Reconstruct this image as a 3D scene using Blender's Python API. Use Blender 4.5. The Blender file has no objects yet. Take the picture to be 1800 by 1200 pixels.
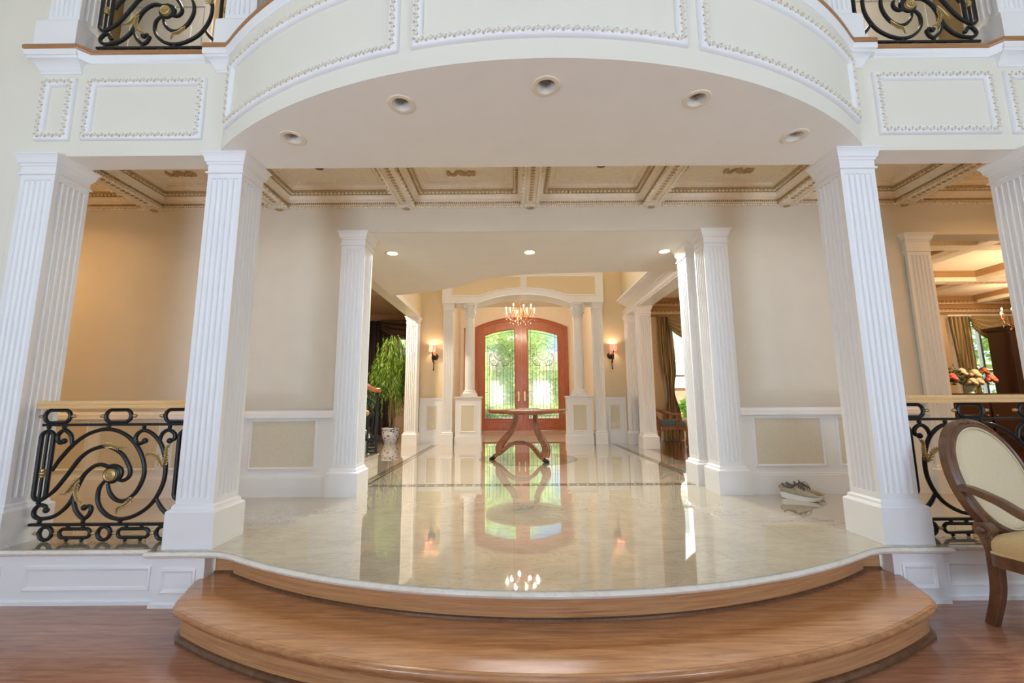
import bpy, math, random
from mathutils import Vector, Matrix
from mathutils.geometry import tessellate_polygon
random.seed(7)
SC = bpy.context.scene
COL = SC.collection
PI = math.pi
AX = 0.215            # centre axis of the house plan

# ------------------------------------------------------------------ materials
def lin(c):
    return tuple(((v/255.0)/12.92 if v/255.0 <= 0.04045 else (((v/255.0)+0.055)/1.055)**2.4) for v in c)

class NT:
    def __init__(s, name):
        m = bpy.data.materials.new(name); m.use_nodes = True
        s.m = m; s.t = m.node_tree; s.n = s.t.nodes; s.b = s.n['Principled BSDF']
        s.out = s.n['Material Output']
    def node(s, typ, **kw):
        n = s.n.new(typ)
        for k, v in kw.items():
            if k.startswith('i_'):
                key = k[2:].replace('_', ' ')
                n.inputs[key].default_value = v
            else: setattr(n, k, v)
        return n
    def link(s, a, b): s.t.links.new(a, b)
    def coords(s, scale=(1, 1, 1), kind='Object', rot=(0, 0, 0)):
        tc = s.node('ShaderNodeTexCoord'); mp = s.node('ShaderNodeMapping')
        mp.inputs['Scale'].default_value = scale; mp.inputs['Rotation'].default_value = rot
        s.link(tc.outputs[kind], mp.inputs['Vector']); return mp.outputs['Vector']
    def ramp(s, fac, stops):
        r = s.node('ShaderNodeValToRGB'); e = r.color_ramp.elements
        while len(e) < len(stops): e.new(0.5)
        for i, (p, c) in enumerate(stops):
            e[i].position = p; e[i].color = tuple(c) + (1,)
        s.link(fac, r.inputs['Fac']); return r.outputs['Color']

def base(name, rgb, rough=0.5, metal=0.0, spec=0.5, var=0.06, scale=14.0, bump=0.0, bscale=120.0, coat=0.0):
    k = NT(name); b = k.b
    c = lin(rgb)
    v = k.coords()
    nz = k.node('ShaderNodeTexNoise', i_Scale=scale, i_Detail=4.0)
    k.link(v, nz.inputs['Vector'])
    lo = tuple(x*(1-var) for x in c); hi = tuple(min(1, x*(1+var)) for x in c)
    k.link(k.ramp(nz.outputs['Fac'], [(0.3, lo), (0.7, hi)]), b.inputs['Base Color'])
    b.inputs['Roughness'].default_value = rough; b.inputs['Metallic'].default_value = metal
    b.inputs['Specular IOR Level'].default_value = spec
    b.inputs['Coat Weight'].default_value = coat
    if bump > 0:
        n2 = k.node('ShaderNodeTexNoise', i_Scale=bscale, i_Detail=3.0); k.link(v, n2.inputs['Vector'])
        bp = k.node('ShaderNodeBump', i_Strength=bump, i_Distance=0.01)
        k.link(n2.outputs['Fac'], bp.inputs['Height']); k.link(bp.outputs['Normal'], b.inputs['Normal'])
    return k.m

def wood(name, dark, light, rough=0.3, stretch=(1.2, 14, 14), coat=0.3, plank=None, scale=3.0):
    k = NT(name); b = k.b
    v = k.coords(stretch)
    n1 = k.node('ShaderNodeTexNoise', i_Scale=scale, i_Detail=8.0, i_Roughness=0.65, i_Distortion=0.6)
    k.link(v, n1.inputs['Vector'])
    col = k.ramp(n1.outputs['Fac'], [(0.28, lin(dark)), (0.72, lin(light))])
    if plank:
        v2 = k.coords((1, 1, 1))
        br = k.node('ShaderNodeTexBrick', i_Scale=1.0, i_Mortar_Size=0.0012)
        br.inputs['Brick Width'].default_value = plank[0]; br.inputs['Row Height'].default_value = plank[1]
        br.inputs['Color1'].default_value = (0.9, 0.89, 0.88, 1); br.inputs['Color2'].default_value = (1.08, 1.07, 1.06, 1)
        br.inputs['Mortar'].default_value = (0.74, 0.70, 0.66, 1)
        k.link(v2, br.inputs['Vector'])
        mx = k.node('ShaderNodeMix', data_type='RGBA', blend_type='MULTIPLY'); mx.inputs[0].default_value = 1.0
        k.link(col, mx.inputs[6]); k.link(br.outputs['Color'], mx.inputs[7]); col = mx.outputs[2]
    k.link(col, b.inputs['Base Color'])
    b.inputs['Roughness'].default_value = rough; b.inputs['Coat Weight'].default_value = coat
    b.inputs['Coat Roughness'].default_value = 0.12
    return k.m

def emit(name, rgb, strength, basecol=(255, 255, 255)):
    k = NT(name); b = k.b
    b.inputs['Base Color'].default_value = lin(basecol) + (1,)
    b.inputs['Emission Color'].default_value = lin(rgb) + (1,)
    b.inputs['Emission Strength'].default_value = strength
    return k.m

def marble(name, c1, c2, vein, joint=0.92, rough=0.035):
    k = NT(name); b = k.b
    v = k.coords((1.0, 1.0, 1.0))
    n1 = k.node('ShaderNodeTexNoise', i_Scale=2.3, i_Detail=9.0, i_Roughness=0.62, i_Distortion=1.4); k.link(v, n1.inputs['Vector'])
    col = k.ramp(n1.outputs['Fac'], [(0.3, lin(c1)), (0.7, lin(c2))])
    v3 = k.coords((0.5, 1.4, 1.0))
    n2 = k.node('ShaderNodeTexNoise', i_Scale=3.4, i_Detail=10.0, i_Roughness=0.7, i_Distortion=2.2); k.link(v3, n2.inputs['Vector'])
    vein_f = k.ramp(n2.outputs['Fac'], [(0.47, (0, 0, 0)), (0.5, (0.55, 0.55, 0.55)), (0.53, (0, 0, 0))])
    mx = k.node('ShaderNodeMix', data_type='RGBA'); k.link(vein_f, mx.inputs[0]); k.link(col, mx.inputs[6])
    mx.inputs[7].default_value = lin(vein) + (1,); col = mx.outputs[2]
    if joint:
        br = k.node('ShaderNodeTexBrick', i_Scale=1.0, i_Mortar_Size=0.0016, offset=0.0)
        br.inputs['Brick Width'].default_value = joint; br.inputs['Row Height'].default_value = joint
        br.inputs['Color1'].default_value = (1, 1, 1, 1); br.inputs['Color2'].default_value = (0.95, 0.94, 0.93, 1)
        br.inputs['Mortar'].default_value = (0.84, 0.81, 0.77, 1)
        vv = k.coords((1, 1, 1)); k.link(vv, br.inputs['Vector'])
        m2 = k.node('ShaderNodeMix', data_type='RGBA', blend_type='MULTIPLY'); m2.inputs[0].default_value = 1.0
        k.link(col, m2.inputs[6]); k.link(br.outputs['Color'], m2.inputs[7]); col = m2.outputs[2]
    k.link(col, b.inputs['Base Color'])
    b.inputs['Roughness'].default_value = rough; b.inputs['IOR'].default_value = 1.62
    b.inputs['Coat Weight'].default_value = 0.9 if joint else 0.2; b.inputs['Coat Roughness'].default_value = 0.015
    return k.m

def striped(name, cols, scale, rough=0.45, axis='X', sheen=0.0):
    k = NT(name); b = k.b
    v = k.coords((1, 1, 1))
    w = k.node('ShaderNodeTexWave', i_Scale=scale, i_Distortion=0.4, i_Detail=1.0, bands_direction=axis); k.link(v, w.inputs['Vector'])
    n = len(cols)
    k.link(k.ramp(w.outputs['Fac'], [(i/(n-1), lin(c)) for i, c in enumerate(cols)]), b.inputs['Base Color'])
    b.inputs['Roughness'].default_value = rough; b.inputs['Sheen Weight'].default_value = sheen
    return k.m

def seeded_glass(name, tint=(0.93, 0.97, 0.93), transp=0.62, bump=0.35, bscale=60.0):
    k = NT(name); n = k.n
    tr = k.node('ShaderNodeBsdfTransparent'); tr.inputs['Color'].default_value = tint + (1,)
    rf = k.node('ShaderNodeBsdfRefraction'); rf.inputs['IOR'].default_value = 1.06; rf.inputs['Roughness'].default_value = 0.02
    gl = k.node('ShaderNodeBsdfGlossy'); gl.inputs['Roughness'].default_value = 0.03
    if bump > 0:
        v = k.coords(); nz = k.node('ShaderNodeTexNoise', i_Scale=bscale, i_Detail=2.0); k.link(v, nz.inputs['Vector'])
        bp = k.node('ShaderNodeBump', i_Strength=bump, i_Distance=0.02); k.link(nz.outputs['Fac'], bp.inputs['Height'])
        k.link(bp.outputs['Normal'], rf.inputs['Normal'])
    m1 = k.node('ShaderNodeMixShader'); m1.inputs[0].default_value = 1-transp
    k.link(tr.outputs[0], m1.inputs[1]); k.link(rf.outputs[0], m1.inputs[2])
    m2 = k.node('ShaderNodeMixShader'); m2.inputs[0].default_value = 0.05
    k.link(m1.outputs[0], m2.inputs[1]); k.link(gl.outputs[0], m2.inputs[2])
    k.link(m2.outputs[0], k.out.inputs['Surface']); n.remove(k.b)
    return k.m

def leafy(name, c1, c2, rough=0.45, trans=0.25):
    k = NT(name); b = k.b
    v = k.coords((1, 1, 1))
    n1 = k.node('ShaderNodeTexNoise', i_Scale=9.0, i_Detail=6.0); k.link(v, n1.inputs['Vector'])
    col = k.ramp(n1.outputs['Fac'], [(0.35, lin(c1)), (0.65, lin(c2))])
    k.link(col, b.inputs['Base Color']); b.inputs['Roughness'].default_value = rough
    tl = k.node('ShaderNodeBsdfTranslucent'); k.link(col, tl.inputs['Color'])
    mx = k.node('ShaderNodeMixShader'); mx.inputs[0].default_value = trans
    k.link(b.outputs[0], mx.inputs[1]); k.link(tl.outputs[0], mx.inputs[2]); k.link(mx.outputs[0], k.out.inputs['Surface'])
    return k.m

def delft(name):
    k = NT(name); b = k.b
    v = k.coords((1, 1, 1))
    vo = k.node('ShaderNodeTexVoronoi', i_Scale=13.0, feature='F1'); k.link(v, vo.inputs['Vector'])
    n1 = k.node('ShaderNodeTexNoise', i_Scale=26.0, i_Detail=4.0, i_Distortion=2.5); k.link(v, n1.inputs['Vector'])
    ma = k.node('ShaderNodeMath', operation='MULTIPLY'); k.link(vo.outputs['Distance'], ma.inputs[0]); k.link(n1.outputs['Fac'], ma.inputs[1])
    w, bl = lin((226, 230, 236)), lin((44, 84, 168))
    k.link(k.ramp(ma.outputs[0], [(0.13, bl), (0.17, w), (0.27, w), (0.30, bl), (0.34, w)]), b.inputs['Base Color'])
    b.inputs['Roughness'].default_value = 0.12; b.inputs['Coat Weight'].default_value = 0.6
    return k.m

def speckle(name, c1, c2, scale=400, rough=0.8):
    k = NT(name); b = k.b
    v = k.coords(); n1 = k.node('ShaderNodeTexNoise', i_Scale=scale, i_Detail=2.0); k.link(v, n1.inputs['Vector'])
    k.link(k.ramp(n1.outputs['Fac'], [(0.4, lin(c1)), (0.6, lin(c2))]), b.inputs['Base Color'])
    b.inputs['Roughness'].default_value = rough; b.inputs['Sheen Weight'].default_value = 0.2
    return k.m

M = {}
M['white'] = base('white_trim_paint', (236, 238, 240), 0.42, var=0.012, scale=3)
M['cream'] = base('cream_wall_paint', (228, 226, 214), 0.55, var=0.012, scale=3, bump=0.02, bscale=500)
M['beige'] = base('beige_wall_paint', (218, 213, 200), 0.6, var=0.02, scale=5, bump=0.03, bscale=500)
M['foyerwall'] = base('tan_foyer_wall_paper', (224, 208, 176), 0.6, var=0.03, scale=90, bump=0.03, bscale=500)
M['peach'] = base('peach_vestibule_paint', (238, 224, 204), 0.6, var=0.02, scale=5)
M['soffit'] = base('soffit_paint', (242, 241, 235), 0.7, var=0.015, scale=4, bump=0.02, bscale=500)
M['panel'] = base('beige_panel_paper', (216, 210, 192), 0.6, var=0.04, scale=60)
M['tan'] = base('tan_upstairs_paper', (176, 156, 120), 0.7, var=0.14, scale=160)
M['glaze'] = base('cream_glazed_plaster', (240, 230, 210), 0.5, var=0.05, scale=20)
M['gilt'] = base('antique_gold_glaze', (180, 154, 110), 0.45, var=0.25, scale=70)
M['ropegilt'] = base('ivory_gilt_rope', (228, 222, 206), 0.4, var=0.1, scale=80)
M['ropeshade'] = base('pale_gold_rope_shade', (202, 184, 152), 0.45, var=0.2, scale=80)
M['brownleaf'] = base('dark_bronze_leaf_plaster', (158, 124, 84), 0.5, var=0.3, scale=60)
M['marble'] = marble('cream_marble', (170, 161, 143), (186, 178, 161), (154, 141, 120))
M['nosing'] = marble('pale_marble_nosing', (232, 228, 218), (240, 237, 228), (216, 208, 192), joint=0, rough=0.12)
M['inlay'] = base('dark_stone_inlay', (52, 40, 32), 0.06, var=0.25, scale=20)
M['inlay2'] = base('grey_stone_inlay', (150, 140, 122), 0.06, var=0.15, scale=20)
M['inlaybrown'] = marble('brown_veined_marble', (126, 100, 78), (168, 142, 114), (92, 70, 54), joint=0)
M['pale'] = base('pale_stone_inlay', (214, 210, 198), 0.12, var=0.06, scale=12)
M['stepwood'] = wood('honey_step_wood', (150, 100, 62), (206, 152, 104), 0.22, coat=0.5)
M['stepriser'] = wood('honey_riser_wood', (164, 114, 74), (214, 166, 118), 0.3, stretch=(0.9, 0.9, 26), coat=0.4)
M['floorwood'] = wood('red_brown_floor_wood', (134, 86, 66), (186, 136, 110), 0.24, coat=0.4, plank=(1.6, 0.11))
M['darkfloor'] = wood('dark_floor_wood', (58, 30, 20), (98, 54, 36), 0.16, coat=0.6, plank=(1.4, 0.1))
M['rail'] = wood('pale_oak_handrail', (216, 172, 114), (240, 204, 150), 0.35, stretch=(1.5, 30, 30))
M['trimwood'] = wood('oak_balcony_edge', (142, 96, 56), (182, 132, 84), 0.35, stretch=(1.5, 30, 30))
M['door'] = wood('mahogany_door', (148, 78, 52), (190, 112, 78), 0.28, stretch=(14, 14, 1.2))
M['table'] = wood('cherry_table', (104, 58, 34), (160, 98, 60), 0.16, coat=0.8)
M['chairwood'] = wood('walnut_chair_frame', (78, 50, 32), (122, 84, 58), 0.34, stretch=(8, 8, 3))
M['darkwood'] = wood('ebony_cabinet', (28, 14, 10), (56, 30, 22), 0.2, coat=0.5)
M['redwood'] = wood('red_stair_handrail', (160, 84, 52), (196, 116, 78), 0.25)
M['iron'] = base('black_wrought_iron', (34, 36, 36), 0.42, metal=0.4, var=0.2, scale=60)
M['gold'] = base('brushed_gold_leaf', (196, 172, 118), 0.38, metal=0.75, var=0.2, scale=80)
M['brass'] = base('polished_brass', (214, 182, 110), 0.2, metal=1.0, var=0.05)
M['bronze'] = base('dark_bronze', (58, 46, 36), 0.4, metal=0.6, var=0.2, scale=50)
M['rosegold'] = base('antique_copper_gilt', (176, 120, 84), 0.3, metal=0.8, var=0.15, scale=60)
M['canwhite'] = base('white_can_reflector', (240, 238, 232), 0.25, var=0.01)
M['canring'] = base('ivory_can_ring', (232, 222, 200), 0.4, var=0.01)
M['bulbdark'] = base('unlit_bulb_glass', (88, 86, 82), 0.1, metal=0.3)
M['lit'] = emit('lit_downlight_lens', (255, 226, 180), 14.0)
M['candle'] = emit('lit_candle_bulb', (255, 214, 160), 30.0)
M['shade'] = emit('glowing_pink_shade', (255, 172, 140), 0.8, (232, 176, 156))
M['crystal'] = base('clear_crystal', (236, 232, 226), 0.05, metal=0.35)
M['candlesleeve'] = base('ivory_candle_sleeve', (240, 226, 200), 0.5)
M['seat'] = base('cream_upholstery', (214, 200, 168), 0.75, var=0.05, scale=120, bump=0.05, bscale=900)
M['seattan'] = speckle('tan_woven_upholstery', (188, 160, 112), (216, 190, 142), 500)
M['greenseat'] = speckle('dark_green_velvet', (42, 62, 62), (78, 104, 98), 90, 0.6)
M['brownseat'] = speckle('brown_damask', (72, 52, 38), (104, 78, 56), 90, 0.7)
M['drape'] = striped('olive_copper_striped_silk', [(112, 102, 66), (158, 142, 94), (196, 162, 118), (128, 114, 74)], 5.0, 0.42, 'X', 0.3)
M['drapedark'] = striped('dark_brown_drape', [(30, 24, 22), (58, 46, 40), (40, 32, 28)], 7.0, 0.6)
M['swagdark'] = striped('brown_swag', [(70, 54, 44), (112, 92, 76), (84, 66, 54)], 6.0, 0.6)
M['sheer'] = base('cream_curtain_lining', (226, 214, 190), 0.7, var=0.05, scale=40)
M['leaf'] = leafy('willow_leaf_green', (52, 92, 26), (134, 168, 58))
M['treeleaf'] = leafy('garden_tree_green', (112, 148, 62), (200, 214, 140), 0.6, 0.4)
M['treeleaf2'] = leafy('garden_blue_green', (104, 146, 92), (180, 208, 154), 0.6, 0.4)
M['shrub'] = leafy('shrub_green', (72, 132, 40), (150, 200, 80), 0.6, 0.35)
M['bark'] = base('grey_bark', (128, 108, 84), 0.85, var=0.3, scale=30, bump=0.4, bscale=60)
M['soil'] = base('dark_soil', (52, 36, 26), 0.95, var=0.3, scale=60)
M['lawn'] = base('lawn_green', (74, 104, 44), 0.95, var=0.25, scale=3)
M['drive'] = base('pale_driveway', (128, 124, 112), 0.9, var=0.08, scale=4)
M['delft'] = delft('blue_white_porcelain')
M['housewall'] = base('white_render', (244, 242, 236), 0.8, var=0.02)
M['brick'] = base('brick_base', (190, 140, 116), 0.9, var=0.25, scale=30)
M['roof'] = base('grey_roof_tiles', (120, 112, 106), 0.9, var=0.2, scale=20)
M['houseglass'] = base('reflective_house_glass', (150, 164, 160), 0.08, spec=0.8)
M['glass'] = seeded_glass('clear_window_glass', (0.97, 0.98, 0.98), 0.95, 0.0)
M['doorglass'] = seeded_glass('seeded_door_glass', (0.95, 0.98, 0.94), 0.35, 0.9, 70.0)
M['came'] = base('dark_lead_came', (74, 78, 62), 0.4, metal=0.5)
M['plate'] = base('ivory_switch_plate', (232, 222, 190), 0.4, var=0.01)
M['slot'] = base('dark_slot', (60, 52, 44), 0.5)
M['paper'] = base('grey_paper', (206, 206, 200), 0.6)
M['binder'] = base('dark_folder', (56, 60, 62), 0.4)
M['solewhite'] = base('white_foam_sole', (226, 226, 228), 0.6, var=0.02)
M['shoegrey'] = speckle('grey_olive_knit', (140, 136, 118), (172, 168, 150), 260)
M['shoebrown'] = speckle('taupe_toe_mesh', (138, 118, 98), (166, 146, 124), 260)
M['lining'] = base('grey_shoe_lining', (96, 88, 82), 0.8)
M['lace'] = base('dark_shoe_lace', (84, 76, 72), 0.8)
M['orange'] = base('orange_loop_tab', (206, 104, 62), 0.6)
M['pink'] = base('coral_petals', (222, 116, 104), 0.6, var=0.2, scale=40)
M['petal'] = base('cream_petals', (222, 204, 176), 0.6, var=0.15, scale=40)
M['rust'] = base('rust_petals', (160, 84, 52), 0.6, var=0.25, scale=40)
M['vase'] = base('clear_green_vase', (150, 176, 160), 0.06, spec=0.8)
M['stem'] = base('dark_green_stem', (58, 84, 44), 0.7)
M['leftwall'] = base('grey_brown_room_paint', (190, 166, 138), 0.7, var=0.06)
M['diningwall'] = base('damask_wall_paper', (206, 186, 156), 0.6, var=0.08, scale=24)
M['carpetpanel'] = base('floral_wall_panel', (190, 172, 140), 0.7, var=0.35, scale=22)
M['reddish'] = base('rose_glow_paint', (214, 140, 108), 0.6, var=0.2, scale=30)

# ------------------------------------------------------------------ mesh builder
class MB:
    def __init__(s): s.v = []; s.f = []; s.mi = []
    def add(s, vs, fs, m=0):
        o = len(s.v); s.v += [tuple(v) for v in vs]
        s.f += [tuple(i+o for i in f) for f in fs]; s.mi += [m]*len(fs); return s
    def box(s, x0, y0, z0, x1, y1, z1, m=0):
        x0, x1 = min(x0, x1), max(x0, x1); y0, y1 = min(y0, y1), max(y0, y1); z0, z1 = min(z0, z1), max(z0, z1)
        v = [(x0, y0, z0), (x1, y0, z0), (x1, y1, z0), (x0, y1, z0), (x0, y0, z1), (x1, y0, z1), (x1, y1, z1), (x0, y1, z1)]
        return s.add(v, [(0, 3, 2, 1), (4, 5, 6, 7), (0, 1, 5, 4), (1, 2, 6, 5), (2, 3, 7, 6), (3, 0, 4, 7)], m)
    def prism(s, poly, z0, z1, m=0):
        n = len(poly)
        v = [(x, y, z0) for x, y in poly] + [(x, y, z1) for x, y in poly]
        f = [tuple(range(n-1, -1, -1)), tuple(range(n, 2*n))] + [(i, (i+1) % n, n+(i+1) % n, n+i) for i in range(n)]
        return s.add(v, f, m)
    def loft(s, rings, caps=True, closed=True, m=0):
        n = len(rings[0]); v = [p for r in rings for p in r]; f = []
        for k in range(len(rings)-1):
            for i in range(n if closed else n-1):
                j = (i+1) % n; f.append((k*n+i, k*n+j, (k+1)*n+j, (k+1)*n+i))
        if caps:
            f.append(tuple(range(n-1, -1, -1))); f.append(tuple((len(rings)-1)*n+i for i in range(n)))
        return s.add(v, f, m)
    def sqloft(s, prof, cx=0, cy=0, m=0, asp=1.0):
        return s.loft([[(cx-h, cy-h*asp, z), (cx+h, cy-h*asp, z), (cx+h, cy+h*asp, z), (cx-h, cy+h*asp, z)] for h, z in prof], m=m)
    def lathe(s, prof, n=24, c=(0, 0, 0), caps=True, m=0):
        return s.loft([[(c[0]+r*math.cos(2*PI*i/n), c[1]+r*math.sin(2*PI*i/n), c[2]+z) for i in range(n)] for r, z in prof], caps=caps, m=m)
    def tube(s, path, r, n=8, closed=False, flat=1.0, m=0, ref=None):
        P = [Vector(p) for p in path]; N = len(P); rings = []
        R = r if isinstance(r, (list, tuple)) else [r]*N
        up = Vector(ref) if ref else None
        for i in range(N):
            if closed: t = P[(i+1) % N]-P[(i-1) % N]
            else: t = P[min(i+1, N-1)]-P[max(i-1, 0)]
            if t.length < 1e-9: t = Vector((0, 0, 1))
            t.normalize()
            if up is None:
                up = Vector((0, 0, 1)) if abs(t.z) < 0.9 else Vector((1, 0, 0))
            u = (up - t*up.dot(t))
            if u.length < 1e-6: u = t.orthogonal()
            u.normalize(); w = t.cross(u)
            if not ref: up = u
            rings.append([tuple(P[i]+u*(R[i]*math.cos(2*PI*k/n))+w*(R[i]*flat*math.sin(2*PI*k/n))) for k in range(n)])
        if closed: rings.append(rings[0]); return s.loft(rings, caps=False, m=m)
        return s.loft(rings, m=m)
    def blob(s, c, r, nu=8, nv=5, rot=None, m=0):
        if not isinstance(r, (tuple, list)): r = (r, r, r)
        vs = []; c = Vector(c)
        def put(p):
            p = Vector((p[0]*r[0], p[1]*r[1], p[2]*r[2]))
            if rot is not None: p = rot @ p
            vs.append(tuple(c+p))
        put((0, 0, -1))
        for j in range(1, nv):
            a = -PI/2+PI*j/nv
            for i in range(nu): put((math.cos(a)*math.cos(2*PI*i/nu), math.cos(a)*math.sin(2*PI*i/nu), math.sin(a)))
        put((0, 0, 1)); f = []
        for i in range(nu):
            f.append((0, 1+(i+1) % nu, 1+i))
            for j in range(nv-2):
                a = 1+j*nu; f.append((a+i, a+(i+1) % nu, a+nu+(i+1) % nu, a+nu+i))
            a = 1+(nv-2)*nu; f.append((a+i, a+(i+1) % nu, len(vs)-1))
        return s.add(vs, f, m)
    def sweep(s, prof, pts, normals, closed=False, caps=True, m=0):
        P = [Vector(p) for p in pts]; N = len(P); rings = []
        for i in range(N):
            n = Vector(normals[i]) if isinstance(normals, list) else Vector(normals)
            t1 = (P[i]-P[i-1]) if (i > 0 or closed) else (P[1]-P[0])
            t2 = (P[(i+1) % N]-P[i]) if (i < N-1 or closed) else (P[-1]-P[-2])
            s1 = n.cross(t1).normalized(); s2 = n.cross(t2).normalized()
            sd = (s1+s2)/max(0.15, 1+s1.dot(s2))
            rings.append([tuple(P[i]+sd*a+n*b) for a, b in prof])
        if closed: rings.append(rings[0])
        return s.loft(rings, caps=caps and not closed, m=m)
    def grid(s, fn, nu, nv, m=0, thick=None):
        v = [fn(i/nu, j/nv) for j in range(nv+1) for i in range(nu+1)]
        f = [(j*(nu+1)+i, j*(nu+1)+i+1, (j+1)*(nu+1)+i+1, (j+1)*(nu+1)+i) for j in range(nv) for i in range(nu)]
        return s.add(v, f, m)
    def build(s, name, mat, parent=None, smooth=True, angle=35, loc=None, rot=None):
        me = bpy.data.meshes.new(name); me.from_pydata(s.v, [], s.f)
        for mm in (mat if isinstance(mat, (list, tuple)) else [mat]): me.materials.append(M[mm])
        if any(s.mi): me.polygons.foreach_set('material_index', s.mi)
        me.update()
        import bmesh
        bm = bmesh.new(); bm.from_mesh(me); bmesh.ops.recalc_face_normals(bm, faces=bm.faces); bm.to_mesh(me); bm.free()
        if smooth:
            me.shade_smooth(); me.set_sharp_from_angle(angle=math.radians(angle))
        o = bpy.data.objects.new(name, me); COL.objects.link(o)
        if parent: o.parent = parent
        if loc: o.location = loc
        if rot: o.rotation_euler = rot
        return o

def tag(o, label=None, cat=None, group=None, kind=None):
    if label: o['label'] = label
    if cat: o['category'] = cat
    if group: o['group'] = group
    if kind: o['kind'] = kind
    return o
def thing(name, label, cat, loc=(0, 0, 0), rz=0.0, group=None):
    o = bpy.data.objects.new(name, None); COL.objects.link(o); o.location = loc; o.rotation_euler = (0, 0, rz)
    o.empty_display_size = 0.1
    return tag(o, label, cat, group, 'thing')
def struct(o): o['kind'] = 'structure'; return o
def copy_tree(o, parent=None):
    c = o.copy(); COL.objects.link(c)
    if parent: c.parent = parent
    for ch in list(o.children): copy_tree(ch, c)
    return c
def dup(o, loc, rz=0.0, label=None):
    c = copy_tree(o); c.location = loc; c.rotation_euler = (0, 0, rz)
    if label: c['label'] = label
    return c
def catmull(pts, k=6, closed=False):
    P = [Vector(p) for p in pts]; n = len(P); out = []
    for i in range(n if closed else n-1):
        p0 = P[(i-1) % n] if (closed or i > 0) else P[0]*2-P[1]
        p1 = P[i]; p2 = P[(i+1) % n]
        p3 = P[(i+2) % n] if (closed or i+2 < n) else P[-1]*2-P[-2]
        for j in range(k):
            t = j/k
            out.append(0.5*((2*p1)+(p2-p0)*t+(2*p0-5*p1+4*p2-p3)*t*t+(3*p1-p0-3*p2+p3)*t**3))
    if not closed: out.append(P[-1])
    return out
def circ_arc(cx, cy, R, x0, x1, n):
    """points on the near (low y) side of a circle, from x0 to x1, evenly spaced in angle"""
    a0 = math.asin((x0-cx)/R); a1 = math.asin((x1-cx)/R)
    return [(cx+R*math.sin(a0+(a1-a0)*i/n), cy-R*math.cos(a0+(a1-a0)*i/n)) for i in range(n+1)]
def flatpoly(mb, loops, z, m=0):
    vs = [Vector((x, y, 0)) for lp in loops for x, y in lp]
    tris = tessellate_polygon([[Vector((x, y, 0)) for x, y in lp] for lp in loops])
    mb.add([(v.x, v.y, z) for v in vs], [tuple(t) for t in tris], m)

# ------------------------------------------------------------------ dimensions (metres; marble floor is z = 0)
ZL = -0.34           # lower wood floor
ZS = 2.73            # soffit height
ZB = 3.545           # balcony floor edge
YF = 2.90            # face of the balcony wall
YB = 4.357           # back wall of the gallery
YP = 9.57            # back wall of the foyer
YD = 13.4            # entrance doors
BC, BR = 5.77, 3.743     # balcony arc centre / radius
MC, MR = 6.02, 3.80      # marble arc
def mx(x): return 2*AX-x

# ------------------------------------------------------------------ floors
fb = MB(); fb.box(-6.6, -7.5, ZL-0.1, 7.0, 2.9, ZL)
struct(fb.build('floor', 'floorwood', smooth=False))

arc = circ_arc(AX, MC, MR, -1.74, mx(-1.74), 60)
front = [(-6.6, 2.862), (-2.31, 2.862), (-2.30, 2.812), (-1.93, 2.812), (-1.86, 2.806), (-1.80, 2.787)] + arc + \
        [(mx(-1.80), 2.787), (mx(-1.86), 2.806), (mx(-1.93), 2.812), (mx(-2.30), 2.812), (mx(-2.31), 2.862), (7.0, 2.862)]
mf = MB()
flatpoly(mf, [front+[(7.0, 4.557), (2.55, 4.557), (-6.6, 4.557)]], 0.0)
flatpoly(mf, [[(-6.6, 4.557), (2.55, 4.557), (2.55, 9.9), (-6.6, 9.9)]], 0.0)
struct(mf.build('floor', 'marble', smooth=False))
nz = MB()
nz.sweep([(0.0, 0.0), (-0.016, -0.003), (-0.026, -0.012), (-0.03, -0.023), (-0.026, -0.034), (-0.016, -0.043), (0.0, -0.046), (0.12, -0.046), (0.12, -0.004)],
         [(x, y+0.02, 0) for x, y in front], (0, 0, 1))
struct(nz.build('trim_1', 'nosing'))
vf = MB(); flatpoly(vf, [[(-1.9, 9.9), (2.4, 9.9), (2.4, 13.6), (-1.9, 13.6)]], 0.0)
struct(vf.build('floor', 'pale', smooth=False))
lf = MB(); flatpoly(lf, [[(-6.6, 9.9), (-1.9, 9.9), (-1.9, 12.0), (-6.6, 12.0)]], 0.0)
struct(lf.build('floor', 'marble', smooth=False))
df = MB(); flatpoly(df, [[(2.55, 4.557), (13.0, 4.557), (13.0, 10.2), (2.55, 10.2)]], 0.0)
struct(df.build('floor', 'darkfloor', smooth=False))

# inlaid border, floor medallion and vestibule arc (dark stone set in the marble)
iz = 0.0008
bo = MB()
def strip(x0, y0, x1, y1): bo.box(x0, y0, -0.004, x1, y1, iz)
XL, XR, Y1, Y2 = -1.685, 2.155, 4.87, 9.25
W = 0.115
for (xa, xb) in ((XL-W/2, XL+W/2), (XR-W/2, XR+W/2)):
    strip(xa, Y1-W/2, xa+0.015, Y2); strip(xb-0.015, Y1-W/2, xb, Y2)
for (ya, yb) in ((Y1-W/2, Y1+W/2),):
    strip(XL+W/2, ya, XR-W/2, ya+0.015); strip(XL+W/2, yb-0.015, XR-W/2, yb)
def key(cx, cy, alongy):
    # one S-shaped Greek key figure
    u, t = 0.034, 0.011
    segs = [(-u, -u, u*0.9, -u), (u*0.9, -u, u*0.9, 0), (-u*0.4, 0, u*0.9, 0), (-u*0.4, 0, -u*0.4, u*0.5),
            (-u, u, u*1.0, u), (-u, -u, -u, -u*0.1)]
    for a, b, c, d in segs:
        if alongy: a, b, c, d = b, a, d, c
        strip(cx+min(a, c)-t/2, cy+min(b, d)-t/2, cx+max(a, c)+t/2, cy+max(b, d)+t/2)
y = Y1+0.12
while y < Y2-0.05:
    key(XL, y, True); key(XR, y, True); y += 0.105
x = XL+0.14
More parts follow.
